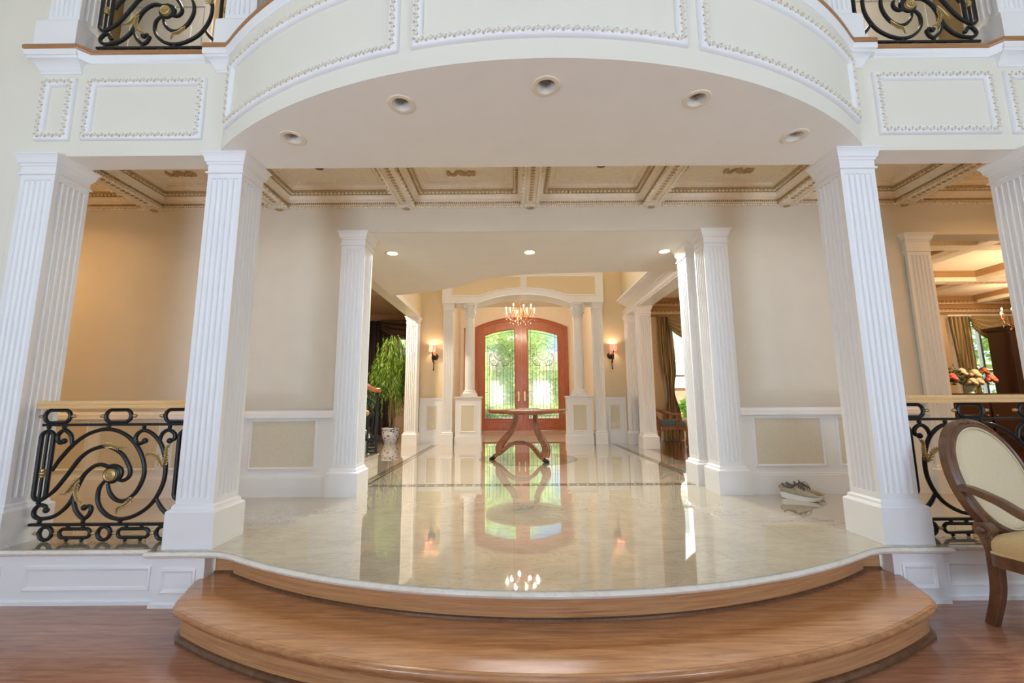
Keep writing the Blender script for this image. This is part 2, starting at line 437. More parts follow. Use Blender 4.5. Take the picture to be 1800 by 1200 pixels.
while x < XR-0.1:
    key(x, Y1, False); x += 0.105
struct(bo.build('trim_2', 'inlay', smooth=False))
md = MB()
def ring(cx, cy, r0, r1, n=72, z=iz, mb=md, m=0, a0=0, a1=2*PI):
    rr = [[(cx+r*math.cos(a0+(a1-a0)*i/n), cy+r*math.sin(a0+(a1-a0)*i/n), z) for i in range(n+1)] for r in (r0, r1)]
    mb.loft(rr, caps=False, closed=False, m=m)
MX, MY = 0.235, 7.02
ring(MX, MY, 0.775, 0.79, m=0); ring(MX, MY, 0.70, 0.775, m=1); ring(MX, MY, 0.685, 0.70, m=0); ring(MX, MY, 0.0, 0.685, m=2, z=iz*0.8)
ring(MX, MY, 0.40, 0.41, m=0, z=iz*1.2)
struct(md.build('trim_3', ['inlay', 'inlay2', 'inlaybrown'], smooth=False))
va = MB(); ring(AX, 13.6, 2.05, 2.08, 60, 0.0009, va, 0, PI, 2*PI); ring(AX, 13.6, 1.86, 1.875, 60, 0.0009, va, 0, PI, 2*PI)
struct(va.build('trim_4', 'inlay', smooth=False))

# ------------------------------------------------------------------ great room shell (behind and beside the camera)
g = MB()
wins = [(-5.0, -2.7), (-1.1, 1.5), (3.1, 5.4)]
xs = [-6.6] + [v for w in wins for v in w] + [7.0]
for i in range(0, len(xs), 2): g.box(xs[i], -7.7, ZL, xs[i+1], -7.5, 6.9)
for a, b in wins: g.box(a, -7.7, ZL, b, -7.5, ZL+0.35); g.box(a, -7.7, 6.1, b, -7.5, 6.9)
struct(g.build('wall_back', 'cream', smooth=False))
for i, (a, b) in enumerate(wins):
    w = MB(); t = 0.05
    for xx in (a, b-t, a+(b-a)/3-t/2, a+2*(b-a)/3-t/2): w.box(xx, -7.64, ZL+0.35, xx+t, -7.56, 6.1)
    for zz in (ZL+0.35, 1.6, 3.1, 4.6, 6.1-t): w.box(a, -7.64, zz, b, -7.56, zz+t)
    struct(w.build('window_%d' % (i+1), 'white', smooth=False))
g = MB(); g.box(-6.8, -7.7, ZL, -6.6, 4.557, 6.9); struct(g.build('wall_left', 'cream', smooth=False))
g = MB(); g.box(7.0, -7.7, ZL, 7.2, 4.357, 6.9); struct(g.build('wall_right', 'cream', smooth=False))
g = MB(); g.box(-6.8, -7.7, 6.8, 7.2, 4.6, 6.95); struct(g.build('ceiling', 'cream', smooth=False))
for sx in (0, 1):
    g = MB()
    xa, xb = (-6.6, -3.63) if sx == 0 else (mx(-3.63), 7.0)
    g.box(xa, YF, 0.0, xb, 3.085, 6.8)
    struct(g.build('wall_front_%s' % ('left', 'right')[sx], 'cream', smooth=False))

jb = MB()
for f in ((lambda v: v), mx):
    for za, zb in ((0.0, ZS), (ZB+0.05, 6.5)): jb.box(f(-3.66), YF+0.0008, za, f(-3.565), 3.08, zb)
struct(jb.build('trim_51', 'cream', smooth=False))  # front wall infill, added between wall ends and outer columns

# ------------------------------------------------------------------ balcony: soffit, fascia, edge
barc = circ_arc(AX, BC, BR, -2.09, mx(-2.09), 72)
bpath = [(-3.63, YF), (-2.13, YF)] + barc + [(mx(-2.13), YF), (mx(-3.63), YF)]
cans = [(-1.51, 2.70), (-0.672, 2.372), (0.205, 2.232), (1.13, 2.35), (1.97, 2.72)]
cr = 0.058
sf = MB()
flatpoly(sf, [bpath+[(mx(-3.63), 3.085), (-3.63, 3.085)]] + [[(x+cr*math.cos(2*PI*i/24), y+cr*math.sin(2*PI*i/24)) for i in range(24)] for x, y in cans], ZS)
struct(sf.build('ceiling', 'soffit', smooth=False))
fa = MB()
fa.loft([[(x, y, z) for x, y in bpath] for z in (ZS, ZB)], caps=False, closed=False)
struct(fa.build('wall_balcony', 'cream', angle=30))
bb = MB(); bb.add([(-3.63, 3.085, ZS), (mx(-3.63), 3.085, ZS), (mx(-3.63), 3.085, 3.2), (-3.63, 3.085, 3.2)], [(0, 1, 2, 3)])
struct(bb.build('wall_balcony', 'glaze', smooth=False))
# balcony deck
bd = MB(); flatpoly(bd, [bpath+[(7.0, 2.9+0.185), (7.0, 4.6), (-6.6, 4.6), (-6.6, 3.085), (-3.63, 3.085)]], ZB+0.046)
struct(bd.build('floor', 'darkfloor', smooth=False))
# upstairs hall behind the balcony
g = MB(); g.box(-6.6, 4.6, 3.2, 7.0, 4.75, 6.8); struct(g.build('wall_upstairs', 'tan', smooth=False))
for i, xc in enumerate((-4.2, 4.63)):
    d = MB()
    for xx in (xc-0.55, xc+0.45): d.box(xx, 4.575, ZB, xx+0.1, 4.6, 5.75)
    d.box(xc-0.55, 4.575, 5.75, xc+0.55, 4.6, 5.88)
    o = struct(d.build('door_%d' % (3+i), 'white', smooth=False))
    e = MB(); e.box(xc-0.45, 4.585, ZB, xc+0.45, 4.6, 5.75)
    for zz in (ZB+0.25, ZB+1.2): e.box(xc-0.3, 4.578, zz, xc+0.3, 4.586, zz+0.75)
    e.build('door_leaf', 'white', o, smooth=False)
# white moulding and oak edge along the balcony, jogging out round each column foot
R1 = BR+0.0
def edge_path(off):
    L = [(-3.615, YF+0.02), (-3.615, 2.838), (-3.255, 2.838), (-3.20, YF), (-2.325, YF), (-2.285, 2.838), (-2.12, 2.838)]
    A = circ_arc(AX, BC, BR, -2.06, mx(-2.06), 72)
    return L + A + [(mx(x), y) for x, y in reversed(L)]
ep = edge_path(0)
em = MB(); em.sweep([(0.06, -0.06), (-0.004, -0.06), (-0.008, -0.048), (-0.012, -0.044), (-0.016, -0.02), (-0.022, -0.012), (-0.022, 0.0), (0.06, 0.0)], [(x, y, ZB) for x, y in ep], (0, 0, 1))
struct(em.build('trim_5', 'white', angle=40))
ew = MB(); ew.sweep([(0.10, 0.0), (-0.016, 0.0), (-0.025, 0.008), (-0.028, 0.018), (-0.025, 0.038), (-0.016, 0.048), (0.10, 0.048)], [(x, y, ZB) for x, y in ep], (0, 0, 1))
struct(ew.build('trim_6', 'trimwood', angle=40))
# corbels under the upper column feet
for i, (xa, xb) in enumerate([(-3.63, -3.24), (-2.30, -2.06), (mx(-2.06), mx(-2.30)), (mx(-3.24), mx(-3.63))]):
    c = MB(); rings = []
    for dd, z in [(0.074, 3.40), (0.074, 3.418), (0.066, 3.424), (0.06, 3.436), (0.045, 3.462), (0.022, 3.48), (0.014, 3.484), (0.014, 3.498), (0.002, 3.503), (0.0, 3.515), (0.0, 3.546)]:
        kl, kr = (0.9, 0.25) if i in (0, 1) else (0.25, 0.9)
        if i in (1, 2): kl, kr = (0.9, 0.0) if i == 1 else (0.0, 0.9)
        rings.append([(xa+dd*kl, 2.818+dd, z), (xb-dd*kr, 2.818+dd, z), (xb-dd*kr, YF+0.005, z), (xa+dd*kl, YF+0.005, z)])
    c.loft(rings)
    struct(c.build('trim_%d' % (7+i), 'white', angle=40))

# ------------------------------------------------------------------ rope-edged panel mouldings on the balcony face
tnum = [11]
def panel(frame, u0, u1, z0, z1, nseg):
    """frame(u) -> (point xy, outward normal)"""
    loop = []
    for i in range(nseg): u = u0+(u1-u0)*i/nseg; loop.append((u, z0))
    loop.append((u1, z0)); loop.append((u1, z1))
    for i in range(1, nseg): loop.append((u1+(u0-u1)*i/nseg, z1))
    loop.append((u0, z1))
    pts, nrm = [], []
    for u, z in loop:
        (px, py), (nx, ny) = frame(u); pts.append((px, py, z)); nrm.append(Vector((nx, ny, 0)))
    mb = MB()
    mb.sweep([(-0.031, 0.0), (-0.031, 0.014), (-0.024, 0.024), (-0.016, 0.028), (0.016, 0.028), (0.024, 0.024), (0.031, 0.014), (0.031, 0.0)], pts, nrm, closed=True)
    o = struct(mb.build('trim_%d' % tnum[0], 'white', angle=40)); tnum[0] += 1
    rp = MB()
    def run(ua, za, ub, zb):
        L = math.hypot((ub-ua)*(BR if frame is arcf else 1), zb-za); n = max(2, int(L/0.026))
        for i in range(n):
            t = (i+0.5)/n; u = ua+(ub-ua)*t; z = za+(zb-za)*t
            (px, py), (nx, ny) = frame(u)
            tu = Vector((-ny, nx, 0)); tu = tu if tu.x > 0 else -tu
            d = (tu*(ub-ua)*(BR if frame is arcf else 1)+Vector((0, 0, zb-za))).normalized(); nn = Vector((nx, ny, 0)); sd = nn.cross(d)
            mtx = Matrix((d, sd, nn)).transposed() @ Matrix.Rotation(0.75, 3, 'Z')
            rp.blob((px+nx*0.03, py+ny*0.03, z), (0.0165, 0.0075, 0.010), 6, 4, mtx, m=0)
            rp.blob(Vector((px+nx*0.029, py+ny*0.029, z))+sd*0.012*(1 if i % 2 else -1), (0.006, 0.006, 0.008), 5, 3, mtx, m=1)
    run(u0, z0, u1, z0); run(u1, z0, u1, z1); run(u1, z1, u0, z1); run(u0, z1, u0, z0)
    rp.build('rope_ornament', ['ropegilt', 'ropeshade'], o)
flat = lambda u: ((u, YF), (0, -1))
def arcf(u): return ((AX+BR*math.sin(u), BC-BR*math.cos(u)), (math.sin(u), -math.cos(u)))
PZ0, PZ1 = 2.882, 3.325
for a, b in ((-3.505, -3.31), (-3.16, -2.325)):
    panel(flat, a, b, PZ0, PZ1, 1); panel(flat, mx(b), mx(a), PZ0, PZ1, 1)
panel(arcf, -0.637, -0.235, PZ0, PZ1, 22); panel(arcf, -0.197, 0.197, PZ0, PZ1, 22); panel(arcf, 0.235, 0.637, PZ0, PZ1, 22)

# ------------------------------------------------------------------ plinth wall under the platform
for sx in (0, 1):
    f = (lambda v: v) if sx == 0 else mx
    g = MB(); g.box(f(-6.6 if sx == 0 else -6.57), 2.885, ZL, f(-2.27), 3.0, -0.046); g.box(f(-2.27), 2.84, ZL, f(-1.955), 3.0, -0.046)
    g.box(f(-6.6 if sx == 0 else -6.57), 2.872, ZL, f(-2.27), 2.89, ZL+0.02); g.box(f(-2.28), 2.826, ZL, f(-1.955), 2.845, ZL+0.02)
    o = struct(g.build('wall_plinth_%s' % ('left', 'right')[sx], 'white', smooth=False))
    def pm(x0, x1, z0, z1, yy):
        pts = [(x0, yy, z0), (x1, yy, z0), (x1, yy, z1), (x0, yy, z1)]
        p = MB(); p.sweep([(-0.014, 0.0), (-0.014, 0.008), (-0.004, 0.012), (0.008, 0.006), (0.014, 0.0)], pts, (0, -1, 0), closed=True)
        p.build('panel_moulding', 'white', o, angle=40)
    for a, b, yy in ((-3.12, -2.34, 2.885), (-4.2, -3.3, 2.885), (-2.21, -2.02, 2.84)):
        xa, xb = sorted((f(a), f(b))); pm(xa, xb, -0.245, -0.125, yy)

# ------------------------------------------------------------------ gallery: back wall, header, ends
def wallbox(name, mat, *boxes):
    g = MB()
    for b in boxes: g.box(*b)
    return struct(g.build(name, mat, smooth=False))
IL, IR = -1.87, 2.345
wallbox('wall_gallery', 'beige', (-6.6, YB, 0, IL, YB+0.2, 3.2), (IL, YB, ZS, IR, YB+0.2, 3.2), (IR, YB, 0, 4.12, YB+0.2, 3.2), (4.12, YB, 2.66, 7.2, YB+0.2, 3.2), (6.6, YB, 0, 7.2, YB+0.2, 2.66))
# chair rail, wainscot and skirting on the gallery wall
def wainscot(xa, xb, panels, yy, n, base=0.2, top=0.84, rail=0.915):
    g = MB()
    g.box(xa, yy-0.014, 0, xb, yy, top)
    g.box(xa, yy-0.028, 0, xb, yy-0.014, base-0.02); g.box(xa, yy-0.022, base-0.02, xb, yy-0.014, base)
    g.sweep([(0, 0.0), (0, 0.016), (0.018, 0.02), (0.03, 0.034), (0.055, 0.036), (0.068, 0.042), (rail-top, 0.042), (rail-top, 0)], [(xb, yy, top), (xa, yy, top)], (0, -1, 0))
    o = struct(g.build('baseboard_%s' % n, 'white', angle=40))
    for a, b in panels:
        p = MB(); p.box(a, yy-0.0165, 0.27, b, yy-0.010, 0.745); p.build('wall_panel', 'panel', o, smooth=False)
        q = MB(); q.sweep([(-0.012, 0), (-0.012, 0.008), (0, 0.012), (0.012, 0.006), (0.014, 0)], [(a, yy-0.014, 0.27), (b, yy-0.014, 0.27), (b, yy-0.014, 0.745), (a, yy-0.014, 0.745)], (0, -1, 0), closed=True)
        q.build('panel_moulding', 'white', o, angle=40)
wainscot(-6.6, -1.821, [(-2.64, -1.985), (-3.43, -2.77), (-4.16, -3.56), (-4.94, -4.29), (-5.75, -5.07)], YB, 'gallery_left')
wainscot(2.298, 4.174, [(2.42, 3.1), (3.255, 3.93)], YB, 'gallery_right')

jb = MB(); jb.box(IL-0.05, YB+0.0006, 0.0, -1.76, 4.54, ZS-0.003); jb.box(2.24, YB+0.0006, 0.0, IR+0.05, 4.54, ZS-0.003); jb.box(4.07, YB+0.0006, 0.0, 4.24, 4.54, 2.657)
struct(jb.build('trim_50', 'beige', smooth=False))  # wall infill added to close the gaps beside the column shafts
# gallery coffered ceiling
ZC = 3.2
cg = MB(); cg.box(-6.6, 3.085, ZC, 7.0, YB, ZC+0.08)
ceil_g = struct(cg.build('ceiling', 'glaze', smooth=False))
beams = [-5.25, -3.865, -2.51, -1.135, 0.2, 1.505, 2.965, 4.235, 5.6]
bw = 0.058
for xb in beams:
    b = MB(); b.box(xb-bw, 3.085, 3.02, xb+bw, YB, ZC)
    b.build('ceiling_beam', 'glaze', ceil_g, smooth=False)
    o = MB()
    yy = 3.12
    while yy < YB-0.1:
        o.blob((xb, yy, 3.018), (0.024, 0.018, 0.01), 8, 4, m=0); o.blob((xb, yy+0.026, 3.018), (0.009, 0.008, 0.007), 6, 4, m=1); yy += 0.052
    for sx in (-1, 1): o.box(xb+sx*0.046-0.006, 3.085, 3.008, xb+sx*0.046+0.006, YB, 3.02, m=2)
    o.build('beam_ornament', ['gilt', 'ropegilt', 'glaze'], ceil_g)
    r = MB(); r.box(xb-0.06, YB-0.06, 2.985, xb+0.06, YB, 3.03, m=0)
    for i in range(7):
        a = 2*PI*i/7; r.blob((xb+0.024*math.cos(a), YB-0.03+0.018*math.sin(a), 2.985), (0.018, 0.014, 0.012), 6, 4, m=1)
    r.blob((xb, YB-0.032, 2.98), (0.014, 0.014, 0.012), 6, 4, m=1)
    for i in range(9): r.blob((xb-0.056+0.014*i, YB-0.062, 3.0+0.01*(i % 2)), (0.01, 0.012, 0.02), 6, 4, m=0)
    r.build('rosette', ['ropegilt', 'gilt'], ceil_g)
cprof = [(0.0, -0.2), (0.022, -0.2), (0.03, -0.188), (0.024, -0.176), (0.018, -0.165), (0.022, -0.14), (0.03, -0.128), (0.05, -0.118), (0.066, -0.096), (0.072, -0.085),
         (0.08, -0.08), (0.092, -0.066), (0.112, -0.05), (0.122, -0.046), (0.128, -0.034), (0.142, -0.03), (0.15, -0.012), (0.162, -0.008), (0.166, 0.0), (0.0, 0.0)]
edges = [-6.6]+beams+[7.0]
for i in range(len(edges)-1):
    x0 = edges[i]+(bw if i > 0 else 0); x1 = edges[i+1]-(bw if i < len(edges)-2 else 0); y0, y1 = 3.085, YB
    loop = [(x0, y0, ZC), (x1, y0, ZC), (x1, y1, ZC), (x0, y1, ZC)]
    mb = MB(); mb.sweep(cprof, loop, (0, 0, 1), closed=True)
    mb.build('coffer_moulding', 'glaze', ceil_g, angle=25)
    inn = MB(); d = 0.2
    inn.sweep([(-0.012, 0), (-0.008, -0.012), (0.008, -0.012), (0.012, 0)], [(x0+d, y0+d, ZC), (x1-d, y0+d, ZC), (x1-d, y1-d, ZC), (x0+d, y1-d, ZC)], (0, 0, 1), closed=True)
    inn.build('tray_moulding', 'glaze', ceil_g, angle=25)
    lb = MB(); lb.sweep([(0.078, -0.082), (0.088, -0.084), (0.128, -0.046), (0.12, -0.038)], loop, (0, 0, 1), closed=True); lb.build('leaf_backing', 'gilt', ceil_g, angle=25)
    orn = MB()
    cx, cy = (x0+x1)/2, (y0+y1)/2
    for (ax, ay, bx, by, nx, ny) in ((x0, y1, x1, y1, 0, -1), (x0, y0, x0, y1, 1, 0), (x1, y0, x1, y1, -1, 0)):
        L = math.hypot(bx-ax, by-ay); tx, ty = (bx-ax)/L, (by-ay)/L
        def ser(d, z, pitch, r, m, tilt=0.0):
            s0 = d; n = int((L-2*s0)/pitch)
            for j in range(n):
                t = s0+(j+0.5)*(L-2*s0)/n
                c = (ax+tx*t+nx*d, ay+ty*t+ny*d, z)
                mt = Matrix(((tx, nx, 0), (ty, ny, 0), (0, 0, 1))) @ Matrix.Rotation(tilt, 3, 'X')
                orn.blob(c, r, 6, 4, mt, m)
        ser(0.032, ZC-0.199, 0.07, (0.013, 0.014, 0.016), 1)          # pearls under the cornice
        ser(0.024, ZC-0.186, 0.027, (0.013, 0.007, 0.009), 0)           # small leaves
        ser(0.026, ZC-0.152, 0.022, (0.0075, 0.012, 0.013), 0)          # dentils
        ser(0.098, ZC-0.068, 0.040, (0.0175, 0.014, 0.029), 1, 0.9)     # egg and leaf band
        ser(0.094, ZC-0.074, 0.040, (0.0055, 0.018, 0.022), 0, 0.9)
    orn.build('leaf_band', ['gilt', 'ropegilt'], ceil_g)

# foyer soffit with its curved edge
curve = catmull([(-2.08, 7.09, 0), (-1.556, 6.945, 0), (-0.911, 6.57, 0), (-0.427, 6.16, 0), (0.0, 5.985, 0), (0.487, 5.885, 0), (1.21, 5.845, 0), (1.94, 5.83, 0), (2.53, 5.825, 0)], 8)
fs = MB()
cpts = [(p.x, p.y) for p in curve]
flatpoly(fs, [[(-2.08, YB+0.2), (IL+0.01, YB+0.2), (IL+0.01, YB+0.002), (IR-0.01, YB+0.002), (IR-0.01, YB+0.2), (2.53, YB+0.2)] + list(reversed(cpts))], ZS-0.002)
struct(fs.build('ceiling', 'soffit', smooth=False))
ff = MB(); ff.loft([[(x, y, z) for x, y in cpts] for z in (ZS, 3.7)], caps=False, closed=False)
struct(ff.build('wall_bridge', 'beige', angle=50))
fd = MB(); flatpoly(fd, [[(-2.08, 4.75), (2.53, 4.75)] + list(reversed(cpts))], 3.55); struct(fd.build('floor', 'darkfloor', smooth=False))

# foyer shell
wallbox('wall_foyer_left', 'foyerwall', (-2.33, YB+0.2, 2.80, -2.08, YP, 6.6))
wallbox('wall_foyer_right', 'foyerwall', (2.53, YB+0.2, 2.80, 2.78, YP, 6.6))
hc = MB()
hc.sweep([(0.0, 0.0), (0.0, 0.012), (0.02, 0.014), (0.03, 0.03), (0.045, 0.032), (0.10, 0.032), (0.112, 0.045), (0.135, 0.05), (0.15, 0.085), (0.165, 0.09), (0.185, 0.15), (0.215, 0.205), (0.225, 0.225), (0.24, 0.235), (0.255, 0.25), (0.262, 0.262), (0.29, 0.262), (0.29, 0.0)],
         [(2.53, 9.0, 2.785), (2.53, 5.84, 2.785)], (-1, 0, 0))
struct(hc.build('trim_30', 'white', angle=40))
hb = MB(); hb.box(2.522, YB+0.3, 2.792, 2.788, YP-0.01, 2.95); struct(hb.build('trim_31', 'white', smooth=False))
hb = MB(); hb.box(-2.338, YB+0.3, 2.792, -2.072, YP-0.3, 2.88); struct(hb.build('trim_32', 'cream', smooth=False))
g = MB(); g.box(-2.4, 4.75, 6.6, 2.9, 9.9, 6.75); struct(g.build('ceiling', 'cream', smooth=False))
wallbox('wall_foyer_back', 'foyerwall', (-2.33, YP, 0, -1.56, YP+0.2, 6.6), (2.03, YP, 0, 2.78, YP+0.2, 6.6), (-1.56, YP, 3.95, 2.03, YP+0.2, 4.6), (-1.56, YP, 6.2, 2.03, YP+0.2, 6.6), (-1.56, YP, 4.6, -1.0, YP+0.2, 6.2), (1.47, YP, 4.6, 2.03, YP+0.2, 6.2))
w = MB()
for xx in (-1.0, -0.2, 0.6, 1.42): w.box(xx, YP+0.07, 4.6, xx+0.05, YP+0.13, 6.2)
for zz in (4.6, 5.4, 6.15): w.box(-1.0, YP+0.07, zz, 1.47, YP+0.13, zz+0.05)
struct(w.build('window_4', 'white', smooth=False))  # unseen upper window, added as a source of foyer daylight
def foyer_wainscot(xa, xb, pa, pb, n):
    g = MB(); yy = YP
    g.box(xa, yy-0.02, 0, xb, yy, 1.0); g.box(xa, yy-0.03, 0, xb, yy-0.02, 0.2); g.box(xa, yy-0.035, 0.965, xb, yy, 1.0)
    o = struct(g.build('baseboard_%s' % n, 'white', smooth=False))
    p = MB(); p.box(pa, yy-0.024, 0.29, pb, yy-0.018, 0.82); p.build('wall_panel', 'panel', o, smooth=False)
    q = MB(); q.sweep([(-0.02, 0), (-0.02, 0.008), (0, 0.014), (0.012, 0.006), (0.014, 0)], [(pa, yy-0.02, 0.29), (pb, yy-0.02, 0.29), (pb, yy-0.02, 0.82), (pa, yy-0.02, 0.82)], (0, -1, 0), closed=True)
    q.build('panel_moulding', 'white', o, angle=40)
foyer_wainscot(-2.09, -1.585, -1.93, -1.69, 'foyer_left'); foyer_wainscot(2.055, 2.52, 2.155, 2.385, 'foyer_right')

# arched portal over the vestibule
PR = 2.73
cxp = 0.255
spring, apex = 3.09, 3.305
ar = [(cxp+PR*math.sin(t), apex-PR+PR*math.cos(t)) for t in [(-1+2*i/40)*math.asin(1.08/PR) for i in range(41)]]
outl = [(-1.585, 3.112), (-0.83, 3.112)] + ar + [(1.345, 3.112), (2.055, 3.112), (2.055, 3.95), (-1.585, 3.95)]
def xzprism(mb, poly, y0, y1, m=0):
    n = len(poly); vs = [(x, y0, z) for x, z in poly] + [(x, y1, z) for x, z in poly]
    tr = [tuple(t) for t in tessellate_polygon([[Vector((x, z, 0)) for x, z in poly]])]
    mb.add(vs, tr+[tuple(i+n for i in t) for t in tr]+[(i, (i+1) % n, n+(i+1) % n, n+i) for i in range(n)], m)
pm_ = MB(); xzprism(pm_, outl, 9.33, 9.85)
po = struct(pm_.build('wall_portal', 'white', angle=25))
for s in (-1, 1):
    pl = []
    R2 = PR+0.15
    a0, a1 = (0.06/R2, math.asin(0.98/R2))
    for i in range(21):
        t = a0+(a1-a0)*i/20; pl.append((cxp+s*R2*math.sin(t), apex-PR+R2*math.cos(t)))
    zz = pl[-1][1]
    pl += [(cxp+s*1.62, zz), (cxp+s*1.62, 3.72), (cxp+s*0.06, 3.72)]
    q = MB(); xzprism(q, pl, 9.322, 9.329); q.build('portal_panel', 'foyerwall', po, smooth=False)
    q = MB(); q.sweep([(-0.02, 0), (-0.02, 0.008), (0, 0.014), (0.014, 0.006), (0.016, 0)], [(x, 9.33, z) for x, z in (pl if s > 0 else list(reversed(pl)))], (0, -1, 0), closed=True); q.build('panel_moulding', 'white', po, angle=40)
ai = MB()
ai.sweep([(0.0, -0.01), (0.028, -0.01), (0.028, 0.02), (0.012, 0.035), (0.0, 0.035)], [(x, 9.33, z-0.012) for x, z in ar], (0, -1, 0)); ai.build('arch_moulding', 'white', po, angle=40)
# vestibule
wallbox('wall_vestibule', 'peach', (-1.85, 9.86, 0, -1.66, YD, 3.95), (2.13, 9.86, 0, 2.32, YD, 3.95))
g = MB(); g.box(-1.85, 9.86, 3.92, 2.32, 13.6, 4.0); struct(g.build('ceiling', 'cream', smooth=False))
# front wall with arched door opening
DX, DH = 0.275, 1.478
fr_s, fr_a = 3.255, 3.597
sag = fr_a-fr_s; DR = (DH**2+sag**2)/(2*sag)
def door_arc(h, za, n=32, R=DR):
    return [(DX+R*math.sin(t), za-R+R*math.cos(t)) for t in [(-1+2*i/n)*math.asin(h/R) for i in range(n+1)]]
fo = [(-1.85, 0), (DX-DH, 0)] + door_arc(DH, fr_a) + [(DX+DH, 0), (2.32, 0), (2.32, 3.95), (-1.85, 3.95)]
fw = MB(); xzprism(fw, fo, YD, YD+0.22); struct(fw.build('wall_entrance', 'peach', smooth=False))

# left room (stair hall) and right room shells
wallbox('wall_stair_hall', 'leftwall', (-6.6, 12.0, 0, -3.3, 12.2, 3.45), (-3.3, 12.0, 0, -1.9, 12.2, 1.3), (-3.3, 12.0, 2.75, -1.9, 12.2, 3.45), (-2.0, YP+0.2, 0, -1.86, 12.0, 3.45), (-6.8, 4.557, 0, -6.6, 12.2, 3.45))
g = MB(); g.box(-6.8, YB+0.2, 3.42, -2.33, 12.2, 3.55); g.box(-2.33, YP+0.2, 3.42, -1.86, 12.2, 3.55); struct(g.build('ceiling', 'leftwall', smooth=False))
RW = 10.0
WA = (3.70, 4.75, 0.45, 2.86); WBn = (10.55, 11.85, 0.60, 2.80)
wallbox('wall_dining', 'diningwall', (2.78, RW, 0, WA[0], RW+0.2, 3.4), (WA[1], RW, 0, WBn[0], RW+0.2, 3.4), (WBn[1], RW, 0, 13.0, RW+0.2, 3.4),
        (WA[0], RW, 0, WA[1], RW+0.2, WA[2]), (WA[0], RW, WA[3], WA[1], RW+0.2, 3.4), (WBn[0], RW, 0, WBn[1], RW+0.2, WBn[2]), (WBn[0], RW, WBn[3], WBn[1], RW+0.2, 3.4),
        (13.0, YB, 0, 13.2, RW+0.2, 3.4), (2.60, YP+0.2, 0, 2.78, RW+0.2, 3.4), (7.2, YB, 0, 13.0, YB+0.2, 3.4))
cd = MB(); cd.box(2.78, YB+0.2, 3.34, 13.0, RW, 3.42); ceil_d = struct(cd.build('ceiling', 'glaze', smooth=False))
for a0 in (6.15, 8.1):
    b = MB(); b.box(2.78, a0-0.11, 3.16, 13.0, a0+0.11, 3.34); b.build('ceiling_beam', 'glaze', ceil_d, smooth=False)
for a0 in (4.9, 7.0, 9.1, 11.2):
    b = MB(); b.box(a0-0.11, YB+0.2, 3.162, a0+0.11, RW, 3.34); b.build('ceiling_beam', 'glaze', ceil_d, smooth=False)
xsd = [2.78, 4.9, 7.0, 9.1, 11.2, 13.0]; ysd = [YB+0.2, 6.15, 8.1, RW]
for i in range(5):
    for j in range(3):
        x0 = xsd[i]+(0.11 if i else 0); x1 = xsd[i+1]-(0.11 if i < 4 else 0); y0 = ysd[j]+(0.11 if j else 0); y1 = ysd[j+1]-(0.11 if j < 2 else 0)
        q = MB(); q.sweep([(0, -0.1), (0.02, -0.1), (0.05, -0.07), (0.075, -0.03), (0.10, -0.02), (0.11, 0.0), (0, 0)], [(x0, y0, 3.34), (x1, y0, 3.34), (x1, y1, 3.34), (x0, y1, 3.34)], (0, 0, 1), closed=True)
        q.build('coffer_moulding', 'brownleaf', ceil_d, angle=30)
st = MB()
for i in range(16): st.blob((8.55+0.11*i, 8.1, 3.158), (0.05, 0.03, 0.004), 6, 4)
st.build('painted_rose_glow', 'reddish', ceil_d)  # pinkish glow on the beam underside, put into colour as flat blobs
dc = MB(); dc.sweep([(0.0, 0.0), (0, 0.03), (0.07, 0.05), (0.07, 0.0)], [(13.0, RW, 2.97), (2.78, RW, 2.97)], (0, -1, 0), m=0)
dc.sweep([(0.0, 0.0), (0.0, 0.05), (0.10, 0.07), (0.10, 0.0)], [(13.0, RW, 3.05), (2.78, RW, 3.05)], (0, -1, 0), m=1)
dc.sweep([(0.0, 0.0), (0.0, 0.07), (0.09, 0.14), (0.13, 0.15), (0.13, 0.0)], [(13.0, RW, 3.15), (2.78, RW, 3.15)], (0, -1, 0), m=0)
xx = 2.85
while xx < 12.9:
    dc.blob((xx, RW-0.045, 3.005), (0.035, 0.02, 0.022), 6, 4, m=0); dc.blob((xx, RW-0.11, 3.20), (0.04, 0.03, 0.03), 6, 4, m=0); xx += 0.1
struct(dc.build('trim_40', ['brownleaf', 'diningwall'], angle=30))
g = MB(); g.box(2.8, RW-0.03, 0, 13.0, RW, 0.2); struct(g.build('baseboard_dining', 'white', smooth=False))
for i, (a, b, c, d) in enumerate((WA, WBn)):
    w = MB(); t = 0.05
    for xx in (a, b-t, (a+b)/2-t/2): w.box(xx, RW+0.06, c, xx+t, RW+0.14, d)
    for zz in (c, c+(d-c)*0.42, d-t): w.box(a, RW+0.06, zz, b, RW+0.14, zz+t)
    o = struct(w.build('window_%d' % (5+i), 'white', smooth=False))
    p = MB(); p.box(a, RW+0.098, c, b, RW+0.102, d); p.build('pane', 'glass', o, smooth=False)
    for sx, xx in ((-1, a-0.14), (1, b)):
        q = MB(); q.box(xx, RW-0.03, c-0.1, xx+0.14, RW, d+0.14); q.build('window_casing', 'white', o, smooth=False)
    q = MB(); q.box(a, RW-0.03, d, b, RW, d+0.14); q.build('window_casing', 'white', o, smooth=False)
w = MB()
for xx in (-3.3, -2.62, -1.95): w.box(xx, 12.06, 1.3, xx+0.05, 12.14, 2.75)
for zz in (1.3, 2.4, 2.70): w.box(-3.3, 12.06, zz, -1.9, 12.14, zz+0.05)
o = struct(w.build('window_7', 'white', smooth=False))
p = MB(); p.box(-3.3, 12.098, 1.3, -1.9, 12.102, 2.75); p.build('pane', 'glass', o, smooth=False)
# carved panels beside the dining window
for i, xx in enumerate((9.95,)):
    q = MB(); q.box(xx, RW-0.012, 1.0, xx+0.3, RW-0.002, 2.75); struct(q.build('trim_41', 'carpetpanel', smooth=False))

